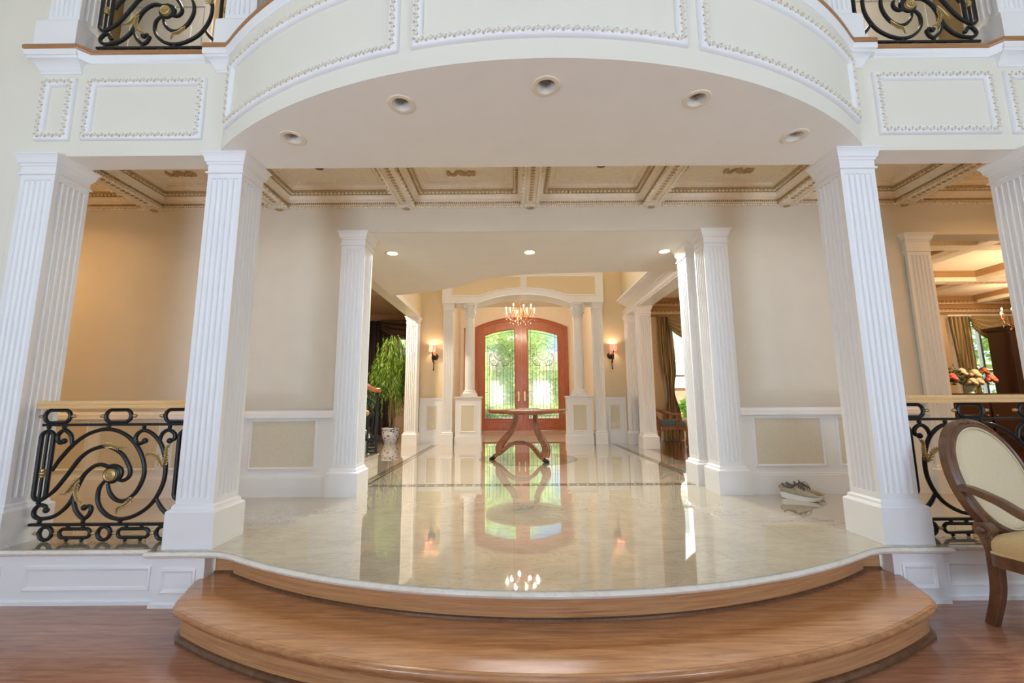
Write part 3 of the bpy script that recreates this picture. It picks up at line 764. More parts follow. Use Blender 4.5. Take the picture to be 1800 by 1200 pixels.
# ================================================================== COLUMNS
def fluted_column(label, cx, cy, z0, z1, w=0.25, bw_=0.32, cw=0.335, bh=0.235, group=None, cat='column', nfl=5, caph=0.155, name='fluted_column', asp=1.0):
    t = thing(name, label, cat, (cx, cy, z0), 0, group)
    H = z1-z0; h = w/2; b = bw_/2
    mb = MB(); mb.sqloft([(b, 0), (b, bh-0.012), (b-0.006, bh-0.002), (b-0.012, bh), (h+0.016, bh+0.006), (h+0.014, bh+0.022), (h+0.006, bh+0.03), (h, bh+0.034)])
    mb.build('base', 'white', t, angle=25)
    za, zb = bh+0.07, H-caph-0.035
    s = MB()
    s.box(-h, -h, bh+0.034, h, h, za); s.box(-h, -h, zb, h, h, H-caph+0.01)
    m_ = 0.026; p = (w-2*m_)/nfl; fr = p*0.39; poly = []
    side = [(-h, 0.0)]
    for i in range(nfl):
        c = -h+m_+p*(i+0.5)
        for k in range(7):
            a = PI-PI*k/6; side.append((c+fr*math.cos(a), fr*0.95*math.sin(a)))
    for q in range(4):
        ca, sa = math.cos(q*PI/2), math.sin(q*PI/2)
        for u, d in side:
            x, y = u, -h+d
            poly.append((x*ca-y*sa, x*sa+y*ca))
    n = len(poly)
    tr = [tuple(v) for v in tessellate_polygon([[Vector((x, y, 0)) for x, y in poly]])]
    s.add([(x, y, za) for x, y in poly]+[(x, y, zb) for x, y in poly], [(i, (i+1) % n, n+(i+1) % n, n+i) for i in range(n)])
    s.build('shaft', 'white', t, angle=50)
    c = MB(); k = cw/2-h; z = H
    c.sqloft([(h, z-caph), (h+0.012, z-caph+0.002), (h+0.014, z-caph+0.010), (h+0.010, z-caph+0.016), (h+0.002, z-caph+0.02), (h+0.002, z-0.088), (h+0.01, z-0.084), (h+0.012, z-0.07), (h+k*0.45, z-0.066), (h+k*0.5, z-0.055), (h+k*0.58, z-0.036), (h+k*0.74, z-0.02), (h+k*0.86, z-0.014), (h+k*0.9, z-0.010), (h+k, z-0.008), (h+k, z)])
    c.build('capital', 'white', t, angle=25)
    return t
CY = 3.01
fluted_column('tall white fluted square column at the left end of the left iron railing', AX-3.67, CY, 0, ZS)
fluted_column('tall white fluted square column left of the wide curved step', AX-2.303, CY, 0, ZS)
fluted_column('tall white fluted square column right of the wide curved step', AX+2.303, CY, 0, ZS)
fluted_column('tall white fluted square column at the right end of the right iron railing', AX+3.67, CY, 0, ZS)
UP = 'white fluted columns standing on the balcony'
for s, lab in ((-3.67, 'white upper column at the far left end of the balcony'), (-2.303, 'white upper column between the left straight railing and the curved railing'),
               (2.303, 'white upper column between the curved railing and the right straight railing'), (3.67, 'white upper column at the far right end of the balcony')):
    fluted_column(lab, AX+s, CY, ZB+0.05, 6.5, group=UP, w=0.24)
fluted_column('white fluted column at the left side of the foyer opening', -1.695, 4.46, 0, ZS, w=0.25)
fluted_column('white fluted column at the right side of the foyer opening, left of the sneakers', 2.172, 4.46, 0, ZS, w=0.25)
fluted_column('white fluted column just behind the right foyer opening column', 2.155, 4.90, 0, ZS, w=0.25)
fluted_column('white fluted column between the potted ficus and the left wall sconce', -2.22, 9.36, 0, 2.795, w=0.25)
fluted_column('white fluted column left of the velvet armchair, under the right foyer beam', 2.64, 8.45, 0, 2.79, w=0.25)
fluted_column('white fluted column in the far right foyer corner beside the right sconce', 2.645, 9.31, 0, 2.79, w=0.25, bw_=0.31)
PIL = 'slim fluted pilasters beside the arched portal'
fluted_column('slim white pilaster between the left sconce and the left round column', -1.435, 9.425, 0, 3.11, w=0.215, bw_=0.26, cw=0.285, group=PIL, cat='pilaster', name='fluted_pilaster', caph=0.14)
fluted_column('slim white pilaster between the right round column and the right sconce', 1.905, 9.425, 0, 3.11, w=0.215, bw_=0.26, cw=0.285, group=PIL, cat='pilaster', name='fluted_pilaster', caph=0.14)
fluted_column('white fluted pilaster framing the dining room opening behind the right railing', 4.30, 4.44, 0, 2.655, w=0.25, bw_=0.31, cat='pilaster', name='fluted_pilaster', caph=0.2)

def round_column(label, plabel, cx, cy):
    p = thing('pedestal', plabel, 'pedestal', (cx, cy, 0), 0, 'panelled pedestals under the round columns')
    b = MB(); b.box(-0.275, -0.11, 0, 0.275, 0.2, 0.985); b.build('body', 'white', p, smooth=False)
    b = MB(); b.box(-0.29, -0.125, 0, 0.29, 0.21, 0.17); b.build('base', 'white', p, smooth=False)
    b = MB(); b.box(-0.15, -0.116, 0.27, 0.15, -0.108, 0.83); b.build('panel', 'panel', p, smooth=False)['label'] = 'beige recessed panel'
    b = MB(); b.sweep([(-0.02, 0), (-0.02, 0.008), (0, 0.014), (0.012, 0.006), (0.014, 0)], [(-0.15, -0.11, 0.27), (0.15, -0.11, 0.27), (0.15, -0.11, 0.83), (-0.15, -0.11, 0.83)], (0, -1, 0), closed=True)
    b.build('panel_moulding', 'white', p, angle=40)
    b = MB(); b.loft([[(-a, -a+0.165, z), (a, -a+0.165, z), (a, 0.215, z), (-a, 0.215, z)] for a, z in ((0.275, 0.985), (0.285, 0.99), (0.30, 1.0), (0.305, 1.005), (0.305, 1.022), (0.29, 1.024))]); b.build('top', 'white', p, angle=30)
    t = thing('corinthian_column', label, 'column', (cx+0.02, cy+0.03, 1.025), 0, 'round leaf-capped columns under the arch')
    b = MB(); b.box(-0.16, -0.16, 0, 0.16, 0.16, 0.05); b.lathe([(0.155, 0.05), (0.162, 0.065), (0.155, 0.085), (0.135, 0.09), (0.13, 0.10), (0.138, 0.112), (0.132, 0.128), (0.118, 0.132), (0.112, 0.15)], 32)
    b.build('base', 'white', t)
    H = 3.108-1.025
    b = MB(); b.lathe([(0.112, 0.15), (0.112, 0.7), (0.108, 1.2), (0.1, H-0.34), (0.106, H-0.335), (0.11, H-0.32), (0.104, H-0.305)], 36); b.build('shaft', 'white', t)
    c = MB(); c.lathe([(0.098, H-0.305), (0.1, H-0.2), (0.115, H-0.1), (0.135, H-0.04)], 32)
    c.loft([[(r*math.cos(a)*k, r*math.sin(a)*k, z) for a, k in [(2*PI*i/32, 1.0+0.12*abs(math.cos(2*(2*PI*i/32)+PI/2))**3) for i in range(32)]] for r, z in ((0.15, H-0.04), (0.16, H-0.03), (0.16, H))])
    for tier, (n, r, z, hgt) in enumerate(((8, 0.108, H-0.29, 0.1), (8, 0.118, H-0.22, 0.11))):
        for i in range(n):
            a = 2*PI*(i+0.5*tier)/n; u = Vector((math.cos(a), math.sin(a), 0))
            for k in range(4):
                mt = Matrix((Vector((-u.y, u.x, 0)), u, Vector((0, 0, 1)))).transposed()
                c.blob(u*(r+0.012*k*k*0.3)+Vector((0, 0, z+hgt*k/3.2)), (0.036-0.006*k, 0.012, 0.03), 6, 4, mt)
            c.blob(u*(r+0.045)+Vector((0, 0, z+hgt*0.95)), (0.018, 0.018, 0.012), 6, 4)
    for i in range(4):
        a = PI/4+PI/2*i
        c.blob((0.155*math.cos(a), 0.155*math.sin(a), H-0.07), (0.028, 0.028, 0.028), 8, 5)
    c.build('capital', 'white', t)
round_column('round white column with a leaf capital left of the entrance doors', 'white pedestal with beige panel under the left round column', -0.985, 9.46)
round_column('round white column with a leaf capital right of the entrance doors', 'white pedestal with beige panel under the right round column', 1.455, 9.46)

# ================================================================== IRON RAILINGS
RP = dict(
P1=[(-0.317, 0.632), (-0.331, 0.698), (-0.362, 0.731), (-0.39, 0.739), (-0.422, 0.712), (-0.424, 0.677), (-0.4, 0.651), (-0.378, 0.665)],
C1=[(-0.433, 0.465), (-0.389, 0.542), (-0.313, 0.637), (-0.233, 0.702), (-0.148, 0.737), (-0.075, 0.744), (0.006, 0.726), (0.082, 0.682), (0.144, 0.616), (0.188, 0.538), (0.206, 0.461), (0.2, 0.402), (0.176, 0.342), (0.145, 0.3), (0.105, 0.269), (0.071, 0.261), (0.026, 0.276), (-0.015, 0.318), (-0.038, 0.378)],
C2=[(-0.461, 0.279), (-0.403, 0.329), (-0.351, 0.396), (-0.3, 0.473), (-0.248, 0.55), (-0.184, 0.601), (-0.098, 0.627), (-0.025, 0.613), (0.043, 0.57), (0.09, 0.505), (0.11, 0.453), (0.097, 0.415), (0.063, 0.398), (0.032, 0.403)],
C3=[(-0.435, 0.205), (-0.448, 0.233), (-0.49, 0.236), (-0.517, 0.2), (-0.507, 0.166), (-0.464, 0.15), (-0.387, 0.162), (-0.323, 0.203), (-0.271, 0.269), (-0.24, 0.362), (-0.206, 0.438), (-0.151, 0.491), (-0.1, 0.506), (-0.049, 0.493), (-0.002, 0.497), (0.041, 0.475), (0.05, 0.436), (0.032, 0.403)],
C4=[(-0.056, 0.399), (-0.089, 0.352), (-0.094, 0.285), (-0.073, 0.226), (-0.023, 0.176), (0.032, 0.151), (0.094, 0.146), (0.17, 0.166), (0.251, 0.216), (0.305, 0.283), (0.343, 0.375), (0.351, 0.469), (0.337, 0.555), (0.301, 0.642), (0.24, 0.707), (0.175, 0.736), (0.132, 0.714), (0.119, 0.678), (0.136, 0.647), (0.167, 0.649), (0.187, 0.664)],
C5=[(-0.26, 0.311), (-0.252, 0.252), (-0.226, 0.194), (-0.177, 0.152), (-0.144, 0.168), (-0.128, 0.21), (-0.146, 0.231), (-0.177, 0.221)],
C6=[(0.287, 0.65), (0.303, 0.711), (0.345, 0.737), (0.388, 0.711), (0.391, 0.674), (0.36, 0.663)],
C7=[(0.305, 0.283), (0.337, 0.232), (0.376, 0.19), (0.42, 0.163), (0.46, 0.173), (0.472, 0.203), (0.452, 0.225), (0.431, 0.215)])
RL = [[(-0.226, 0.421), (-0.26, 0.375), (-0.297, 0.324), (-0.343, 0.312)], [(-0.236, 0.396), (-0.243, 0.328), (-0.219, 0.269), (-0.176, 0.245)],
      [(-0.09, 0.631), (-0.037, 0.635), (0.01, 0.617), (0.072, 0.621)], [(0.16, 0.292), (0.109, 0.242), (0.067, 0.225), (0.054, 0.184)],
      [(0.336, 0.486), (0.293, 0.555), (0.241, 0.579), (0.208, 0.562)], [(0.34, 0.486), (0.355, 0.555), (0.353, 0.615), (0.375, 0.637)]]
def stadium(cx, cz, hw, hh, n=10):
    r = min(hw, hh); P = []
    for i in range(4*n):
        a = 2*PI*i/(4*n); c, s = math.cos(a), math.sin(a)
        P.append((cx+r*c+math.copysign(hw-r, c)*(1 if hw > hh else 0), 0, cz+r*s+math.copysign(hh-r, s)*(1 if hh > hw else 0)))
    return P
def railing(label, origin, mapf, mirror=False, handrail=True, cat='railing', group=None, name='iron_railing', hr_ext=(-0.576, 0.532)):
    t = thing(name, label, cat, origin, 0, group)
    sg = -1.0 if mirror else 1.0
    def fin(mb, nm, mat, parent=None, angle=40, lab=None):
        mb.v = [mapf(sg*x, y, z) for x, y, z in mb.v]
        o = mb.build(nm, mat, parent or t, angle=angle)
        if lab: o['label'] = lab
        return o
    n = 24
    if handrail:
        h = MB(); a, b = hr_ext
        pr = [(-0.034, 0.0), (-0.036, 0.012), (-0.03, 0.02), (-0.036, 0.03), (-0.034, 0.046), (-0.022, 0.054), (0.022, 0.054), (0.034, 0.046), (0.036, 0.03), (0.03, 0.02), (0.036, 0.012), (0.034, 0.0)]
        rings = [[(a+0.018, p[0]*0.75, 0.889+p[1]*0.9+0.003) for p in pr]] if True else []
        rings = [[(a, p[0]*0.7, 0.892+p[1]*0.85) for p in pr]]
        for i in range(n+1):
            u = a+0.02+(b-a-0.02)*i/n; rings.append([(u, p[0], 0.889+p[1]) for p in pr])
        h.loft(rings); fin(h, 'handrail', 'rail', angle=45, lab='pale oak handrail')
    def bar(z, a, b, nm, th=0.011):
        h = MB(); h.loft([[(a+(b-a)*i/n, -th, z-th*0.8), (a+(b-a)*i/n, th, z-th*0.8), (a+(b-a)*i/n, th, z+th*0.8), (a+(b-a)*i/n, -th, z+th*0.8)] for i in range(n+1)]); fin(h, nm, 'iron', angle=30)
    bar(0.776, -0.535, 0.53, 'upper_bar'); bar(0.112, -0.535, 0.496, 'lower_bar')
    for k in RP:
        P = [(p.x, 0, p.z) for p in catmull([(x, 0, z) for x, z in RP[k]], 5)]
        N = len(P); R = [0.0135*(0.75+0.25*min(1, min(i, N-1-i)/6)) for i in range(N)]
        mb = MB(); mb.tube(P, R, 8, ref=(0, 1, 0))
        if k in ('P1', 'C5', 'C6', 'C7', 'C4'): mb.blob(P[-1], (0.02, 0.018, 0.02), 8, 6)
        if k == 'C3': mb.blob(P[0], (0.02, 0.018, 0.02), 8, 6)
        fin(mb, 'scroll', 'iron')
    for i, (cx, z) in enumerate(((-0.444, 0.835), (-0.017, 0.835), (0.40, 0.835))):
        mb = MB(); mb.tube(stadium(cx, z, 0.088, 0.044), 0.0125, 8, closed=True, ref=(0, 1, 0)); fin(mb, 'oval_ring', 'iron')
        for s in (-1, 1):
            b = MB(); b.blob((cx+s*0.113, 0, z), (0.017, 0.013, 0.013), 8, 6); fin(b, 'bead', 'gold')
    for cx in (-0.496, 0.466):
        mb = MB(); mb.tube(stadium(cx, 0.502, 0.042, 0.232), 0.0135, 8, closed=True, ref=(0, 1, 0)); o = fin(mb, 'end_oval', 'iron')
        s = MB(); s.tube([(cx, 0, 0.27), (cx, 0, 0.735)], 0.009, 8); fin(s, 'spindle', 'iron', o)
        c = MB(); c.lathe([(0.009, -0.03), (0.017, -0.026), (0.018, -0.014), (0.012, -0.01), (0.02, -0.004), (0.02, 0.004), (0.012, 0.01), (0.018, 0.014), (0.017, 0.026), (0.009, 0.03)], 12, (cx, 0, 0.45)); fin(c, 'collar', 'gold', o)
    m_ = MB(); m_.blob((-0.015, -0.012, 0.437), (0.043, 0.014, 0.043), 20, 8); m_.tube([(-0.015+0.036*math.cos(2*PI*i/24), -0.02, 0.437+0.036*math.sin(2*PI*i/24)) for i in range(24)], 0.006, 6, closed=True, ref=(0, 1, 0))
    for i in range(6): m_.blob((-0.015+0.016*math.cos(PI*i/3), -0.026, 0.437+0.016*math.sin(PI*i/3)), (0.009, 0.006, 0.009), 6, 4)
    m_.blob((-0.015, -0.028, 0.437), (0.008, 0.006, 0.008), 6, 4)
    fin(m_, 'medallion', 'gold', lab='round gold rosette medallion')
    r = MB(); r.tube([(-0.015+0.05*math.cos(2*PI*i/24), 0, 0.437+0.05*math.sin(2*PI*i/24)) for i in range(24)], 0.011, 8, closed=True, ref=(0, 1, 0)); fin(r, 'medallion_ring', 'iron')
    for L in RL:
        P = catmull([(x, -0.012, z) for x, z in L], 4); N = len(P); mb = MB()
        mb.tube(P, [0.0125*math.sin(PI*(0.12+0.8*i/(N-1)))+0.002 for i in range(N)], 8, flat=0.4, ref=(0, 1, 0))
        for i in range(1, N-2):
            d = (P[i+1]-P[i-1]).normalized(); q = Vector((-d.z, 0, d.x)); k = 1-0.55*i/N
            for s in (-1, 1):
                e = (d*0.75+q*s*0.66).normalized(); mt = Matrix((e, Vector((0, 1, 0)), e.cross(Vector((0, 1, 0))))).transposed()
                mb.blob(P[i]+q*s*0.010*k+e*0.006*k, (0.014*k, 0.0035, 0.0055*k), 6, 4, mt)
        mb.blob(P[-1], (0.006, 0.005, 0.006), 6, 4)
        fin(mb, 'acanthus_leaf', 'gold', lab='gold acanthus leaf')
    for cx in (-0.419, -0.022, 0.374):
        mb = MB(); mb.tube(stadium(cx, 0.055, 0.042, 0.042), 0.0125, 8, closed=True, ref=(0, 1, 0)); fin(mb, 'round_ring', 'iron')
    for cx in (-0.221, 0.176):
        mb = MB(); mb.tube(stadium(cx, 0.055, 0.104, 0.028), 0.0115, 8, closed=True, ref=(0, 1, 0)); fin(mb, 'long_ring', 'iron')
        for dx in (-0.052, 0.052):
            for z in (0.0975, 0.0115):
                b = MB(); b.blob((cx+dx, 0, z), (0.0115, 0.0115, 0.0115), 8, 6); fin(b, 'ball', 'iron')
    for cx in (-0.49, -0.348, -0.094, 0.05, 0.304, 0.445):
        b = MB(); b.blob((cx, 0, 0.055), (0.019, 0.012, 0.012), 8, 6); fin(b, 'bead', 'gold')
    for cx, z in ((-0.496, 0.759), (-0.388, 0.76), (-0.078, 0.761), (0.17, 0.757), (0.351, 0.757), (0.466, 0.759), (-0.496, 0.254), (-0.47, 0.132), (-0.174, 0.132), (0.078, 0.13), (0.436, 0.135), (0.466, 0.254)):
        b = MB(); b.blob((cx, 0, z), (0.0135, 0.0135, 0.0135), 8, 6); fin(b, 'ball', 'iron')
    return t
ident = lambda x, y, z: (x, y, z)
RX = -2.75
railing('black iron scroll railing with oak handrail between the two left columns', (RX, 3.01, 0.0), ident)
railing('black iron scroll railing with oak handrail behind the oval-back armchair', (mx(RX), 3.01, 0.0), ident, True)
railing('black scroll balcony railing at upper left of the balcony', (RX, 3.0, 3.60), ident, False, True)
railing('black scroll balcony railing at upper right of the balcony', (mx(RX), 3.0, 3.60), ident, True, True)
RB = BR-0.10
for i, (ac, lab) in enumerate(((-0.446, 'curved black balcony railing section beside the left upper column'), (-0.149, 'curved black balcony railing section left of the balcony middle'),
                               (0.149, 'curved black balcony railing section right of the balcony middle'), (0.446, 'curved black balcony railing section beside the right upper column'))):
    ox, oy = AX+RB*math.sin(ac), BC-RB*math.cos(ac)
    def mp(x, y, z, ac=ac, ox=ox, oy=oy):
        a = ac+x*0.945/RB; r = RB-y
        return (AX+r*math.sin(a)-ox, BC-r*math.cos(a)-oy, z)
    railing(lab, (ox, oy, 3.60), mp, ac > 0, True, hr_ext=(-0.535, 0.535))

# ================================================================== CURVED WOODEN STEP
stp = thing('curved_step', 'wide curved honey wood step below the marble platform', 'step', (AX, 2.3, ZL))
def loc_(pts): return [(x-AX, y-2.3) for x, y in pts]
fa_ = circ_arc(AX, 5.755, 3.875, AX-2.02, AX+2.02, 60)
cornerL = [(-1.975, 2.835), (-1.945, 2.74), (-1.915, 2.66), (-1.895, 2.60), (-1.875, 2.55), (-1.845, 2.495)]
edge = cornerL + fa_ + [(mx(x), y) for x, y in reversed(cornerL)]
back = [(mx(-1.955), 2.838), (mx(-1.945), 2.95), (-1.945, 2.95), (-1.955, 2.838)]
edge = loc_(edge); backl = loc_(back)
tz = -0.17-ZL
td = MB()
td.prism(edge+[(x, y) for x, y in backl], tz-0.042, tz-0.004)
flatpoly(td, [edge+backl], tz)
td.sweep([(0.004, 0.0), (-0.012, -0.003), (-0.02, -0.012), (-0.022, -0.021), (-0.02, -0.03), (-0.012, -0.039), (0.004, -0.042)], [(x, y, tz) for x, y in edge], (0, 0, 1))
td.build('tread', 'stepwood', stp, angle=30)
rs = MB()
def inset(path, d):
    out = []
    for i, (x, y) in enumerate(path):
        a = path[max(0, i-1)]; b = path[min(len(path)-1, i+1)]
        tx, ty = b[0]-a[0], b[1]-a[1]; L = math.hypot(tx, ty); out.append((x-ty/L*d, y+tx/L*d))
    return out
ins = inset(edge, 0.02)
rs.loft([[(x, y, z) for x, y in ins] for z in (0.0, tz-0.04)], caps=False, closed=False)
rs.build('riser', 'stepriser', stp, angle=40)
cv = MB(); cv.sweep([(0.0, -0.042), (-0.012, -0.044), (-0.009, -0.056), (-0.002, -0.064), (0.0, -0.07)], [(x, y, tz) for x, y in ins], (0, 0, 1)); cv.build('cove_moulding', 'stepwood', stp)
bm_ = MB(); bm_.sweep([(0.0, 0.0), (-0.022, 0.0), (-0.022, 0.012), (-0.016, 0.02), (-0.006, 0.026), (0.0, 0.028)], [(x, y, 0.0) for x, y in ins], (0, 0, 1)); bm_.build('base_moulding', 'chairwood', stp)
ur = MB()
ra = circ_arc(AX, MC, MR-0.075, -1.80, mx(-1.80), 60)
up_ = loc_([(-1.945, 2.93), (-1.83, 2.93), (-1.805, 2.925)] + ra + [(mx(-1.805), 2.925), (mx(-1.83), 2.93), (mx(-1.945), 2.93)])
ur.loft([[(x, y, z) for x, y in up_] for z in (tz, -0.046-ZL)], caps=False, closed=False); ur.build('upper_riser', 'stepriser', stp, angle=40)
us = MB(); us.sweep([(0, 0), (-0.014, 0), (-0.012, 0.010), (-0.004, 0.014), (0, 0.014)], [(x, y, tz) for x, y in up_], (0, 0, 1)); us.build('shoe_moulding', 'chairwood', stp)

# ================================================================== DOWNLIGHTS
def can(label, x, y):
    t = thing('recessed_downlight', label, 'ceiling light', (x, y, ZS), 0, 'unlit downlights under the balcony')
    r = MB(); r.lathe([(cr-0.002, 0.0), (cr, -0.006), (cr+0.022, -0.006), (cr+0.026, 0.0)], 32, caps=False); r.build('trim_ring', 'canring', t)
    c = MB(); c.lathe([(cr, 0.0), (cr-0.006, 0.03), (cr-0.016, 0.075), (0.0, 0.08)], 32, caps=False); c.build('reflector', 'canwhite', t)
    b = MB(); b.lathe([(0.0, 0.03), (0.022, 0.034), (0.032, 0.05), (0.03, 0.078)], 20); b.build('bulb', 'bulbdark', t)
for (x, y), lab in zip(cans, ('unlit recessed downlight nearest the left columns under the balcony', 'unlit recessed downlight second from the left under the balcony', 'unlit recessed downlight at the middle of the balcony underside',
                              'unlit recessed downlight second from the right under the balcony', 'unlit recessed downlight nearest the right columns under the balcony')):
    can(lab, x, y)
def lit(label, x, y, z, group, r=0.062, mat='lit'):
    t = thing('recessed_downlight', label, 'ceiling light', (x, y, z), 0, group)
    q = MB(); q.lathe([(r, 0.0), (r+0.001, -0.007), (r+0.02, -0.006), (r+0.024, 0.0)], 32, caps=False); q.build('trim_ring', 'canring', t)
    b = MB(); b.lathe([(0.0, -0.004), (r*0.7, -0.0045), (r, -0.003), (r, 0.0)], 28, caps=False); b.build('lens', mat, t)
def spot(name, loc, watts, col=(1.0, 0.80, 0.56), size=0.11, spread=2.4, rot=(0, 0, 0)):
    l = bpy.data.lights.new(name, 'AREA'); l.shape = 'DISK'; l.size = size; l.energy = watts; l.color = col; l.spread = spread
    o = bpy.data.objects.new(name, l); COL.objects.link(o); o.location = loc; o.rotation_euler = rot; return o
for x, lab in ((-1.47, 'lit downlight left in the foyer soffit'), (0.216, 'lit downlight middle in the foyer soffit'), (1.87, 'lit downlight right in the foyer soffit')):
    lit(lab, x, 5.0, ZS, 'lit downlights in the foyer soffit'); spot('foyer_downlight_lamp', (x, 5.0, ZS-0.012), 30.19, (0.954, 1.0, 0.925))
for x, lab in ((-1.89, 'small downlight in the coffer right of the left front column'), (0.88, 'small downlight in the coffer right of the centre ceiling beam'), (3.40, 'small downlight in the coffer right of the right front column'), (-4.55, 'small downlight in the coffer above the left railing')):
    lit(lab, x, 3.86, ZC, 'small coffer downlights', 0.05, 'bulbdark')
for x in (-2.2, -0.5, 0.9, 2.6):
    spot('hidden_gallery_lamp', (x, 3.35, ZC-0.012), 4.0, (1.0, 0.93, 0.80))  # unseen lamps without fixtures, added to brighten the gallery
for x in (-5.6, -4.6, 4.95, 6.0):
    spot('hidden_gallery_lamp', (x, 3.45, ZC-0.012), 10.0, (1.0, 0.56, 0.24))  # warm unseen lamps at both gallery ends, also without fixtures

# ceiling relief ornaments
for x, y, lab in ((-3.31, 3.96, 'gold relief ornament in the coffer above the left railing'), (-0.508, 3.99, 'gold relief ornament in the coffer left of the centre ceiling beam'), (2.28, 3.98, 'gold relief ornament in the coffer left of the right front column')):
    t = MB()
    for i in range(17):
        u = -1+2*i/16
        t.blob((0.115*u, 0.03*math.sin(u*PI*2), -0.006), (0.016, 0.02, 0.014), 6, 4)
        t.blob((0.115*u, -0.04*math.cos(u*PI*1.5), -0.006), (0.014, 0.016, 0.012), 6, 4)
    t.blob((0, 0, -0.008), (0.03, 0.03, 0.02), 8, 5)
    for s in (-1, 1): t.blob((s*0.125, 0, -0.008), (0.022, 0.05, 0.016), 8, 5)
    o = t.build('ceiling_ornament', 'gilt', loc=(x, y, ZC)); tag(o, lab, 'ornament', 'gold relief ornaments on the coffered ceiling', 'thing')

# ================================================================== ENTRANCE DOORS
d1 = bpy.data.objects.new('door_1', None); COL.objects.link(d1); d1.location = (DX, YD, 0); struct(d1)
def arcz(h, za, R, n=24, x0=None, x1=None):
    x0 = -h if x0 is None else x0; x1 = h if x1 is None else x1
    return [(x0+(x1-x0)*i/n, za-R+math.sqrt(max(0, R*R-(x0+(x1-x0)*i/n)**2))) for i in range(n+1)]
H0, za0 = DH, fr_a
H1, za1 = DH-0.105, fr_a-0.105
fp = [(-H0, 0.0)] + arcz(H0, za0, DR, 40) + [(H0, 0.0), (H1, 0.0)] + list(reversed(arcz(H1, za1, DR, 40))) + [(-H1, 0.0)]
m_ = MB(); xzprism(m_, fp, -0.05, 0.16); m_.build('door_frame', 'door', d1, angle=25)
m_ = MB(); pts = [(-H0+0.03, -0.05, 0.0)] + [(x, -0.05, z) for x, z in arcz(H0-0.03, za0-0.03, DR, 40)] + [(H0-0.03, -0.05, 0.0)]
m_.sweep([(-0.03, 0), (-0.03, 0.02), (-0.012, 0.03), (0.0, 0.018), (0.012, 0.024), (0.03, 0.008), (0.03, 0)], pts, (0, -1, 0)); m_.build('frame_moulding', 'door', d1, angle=30)
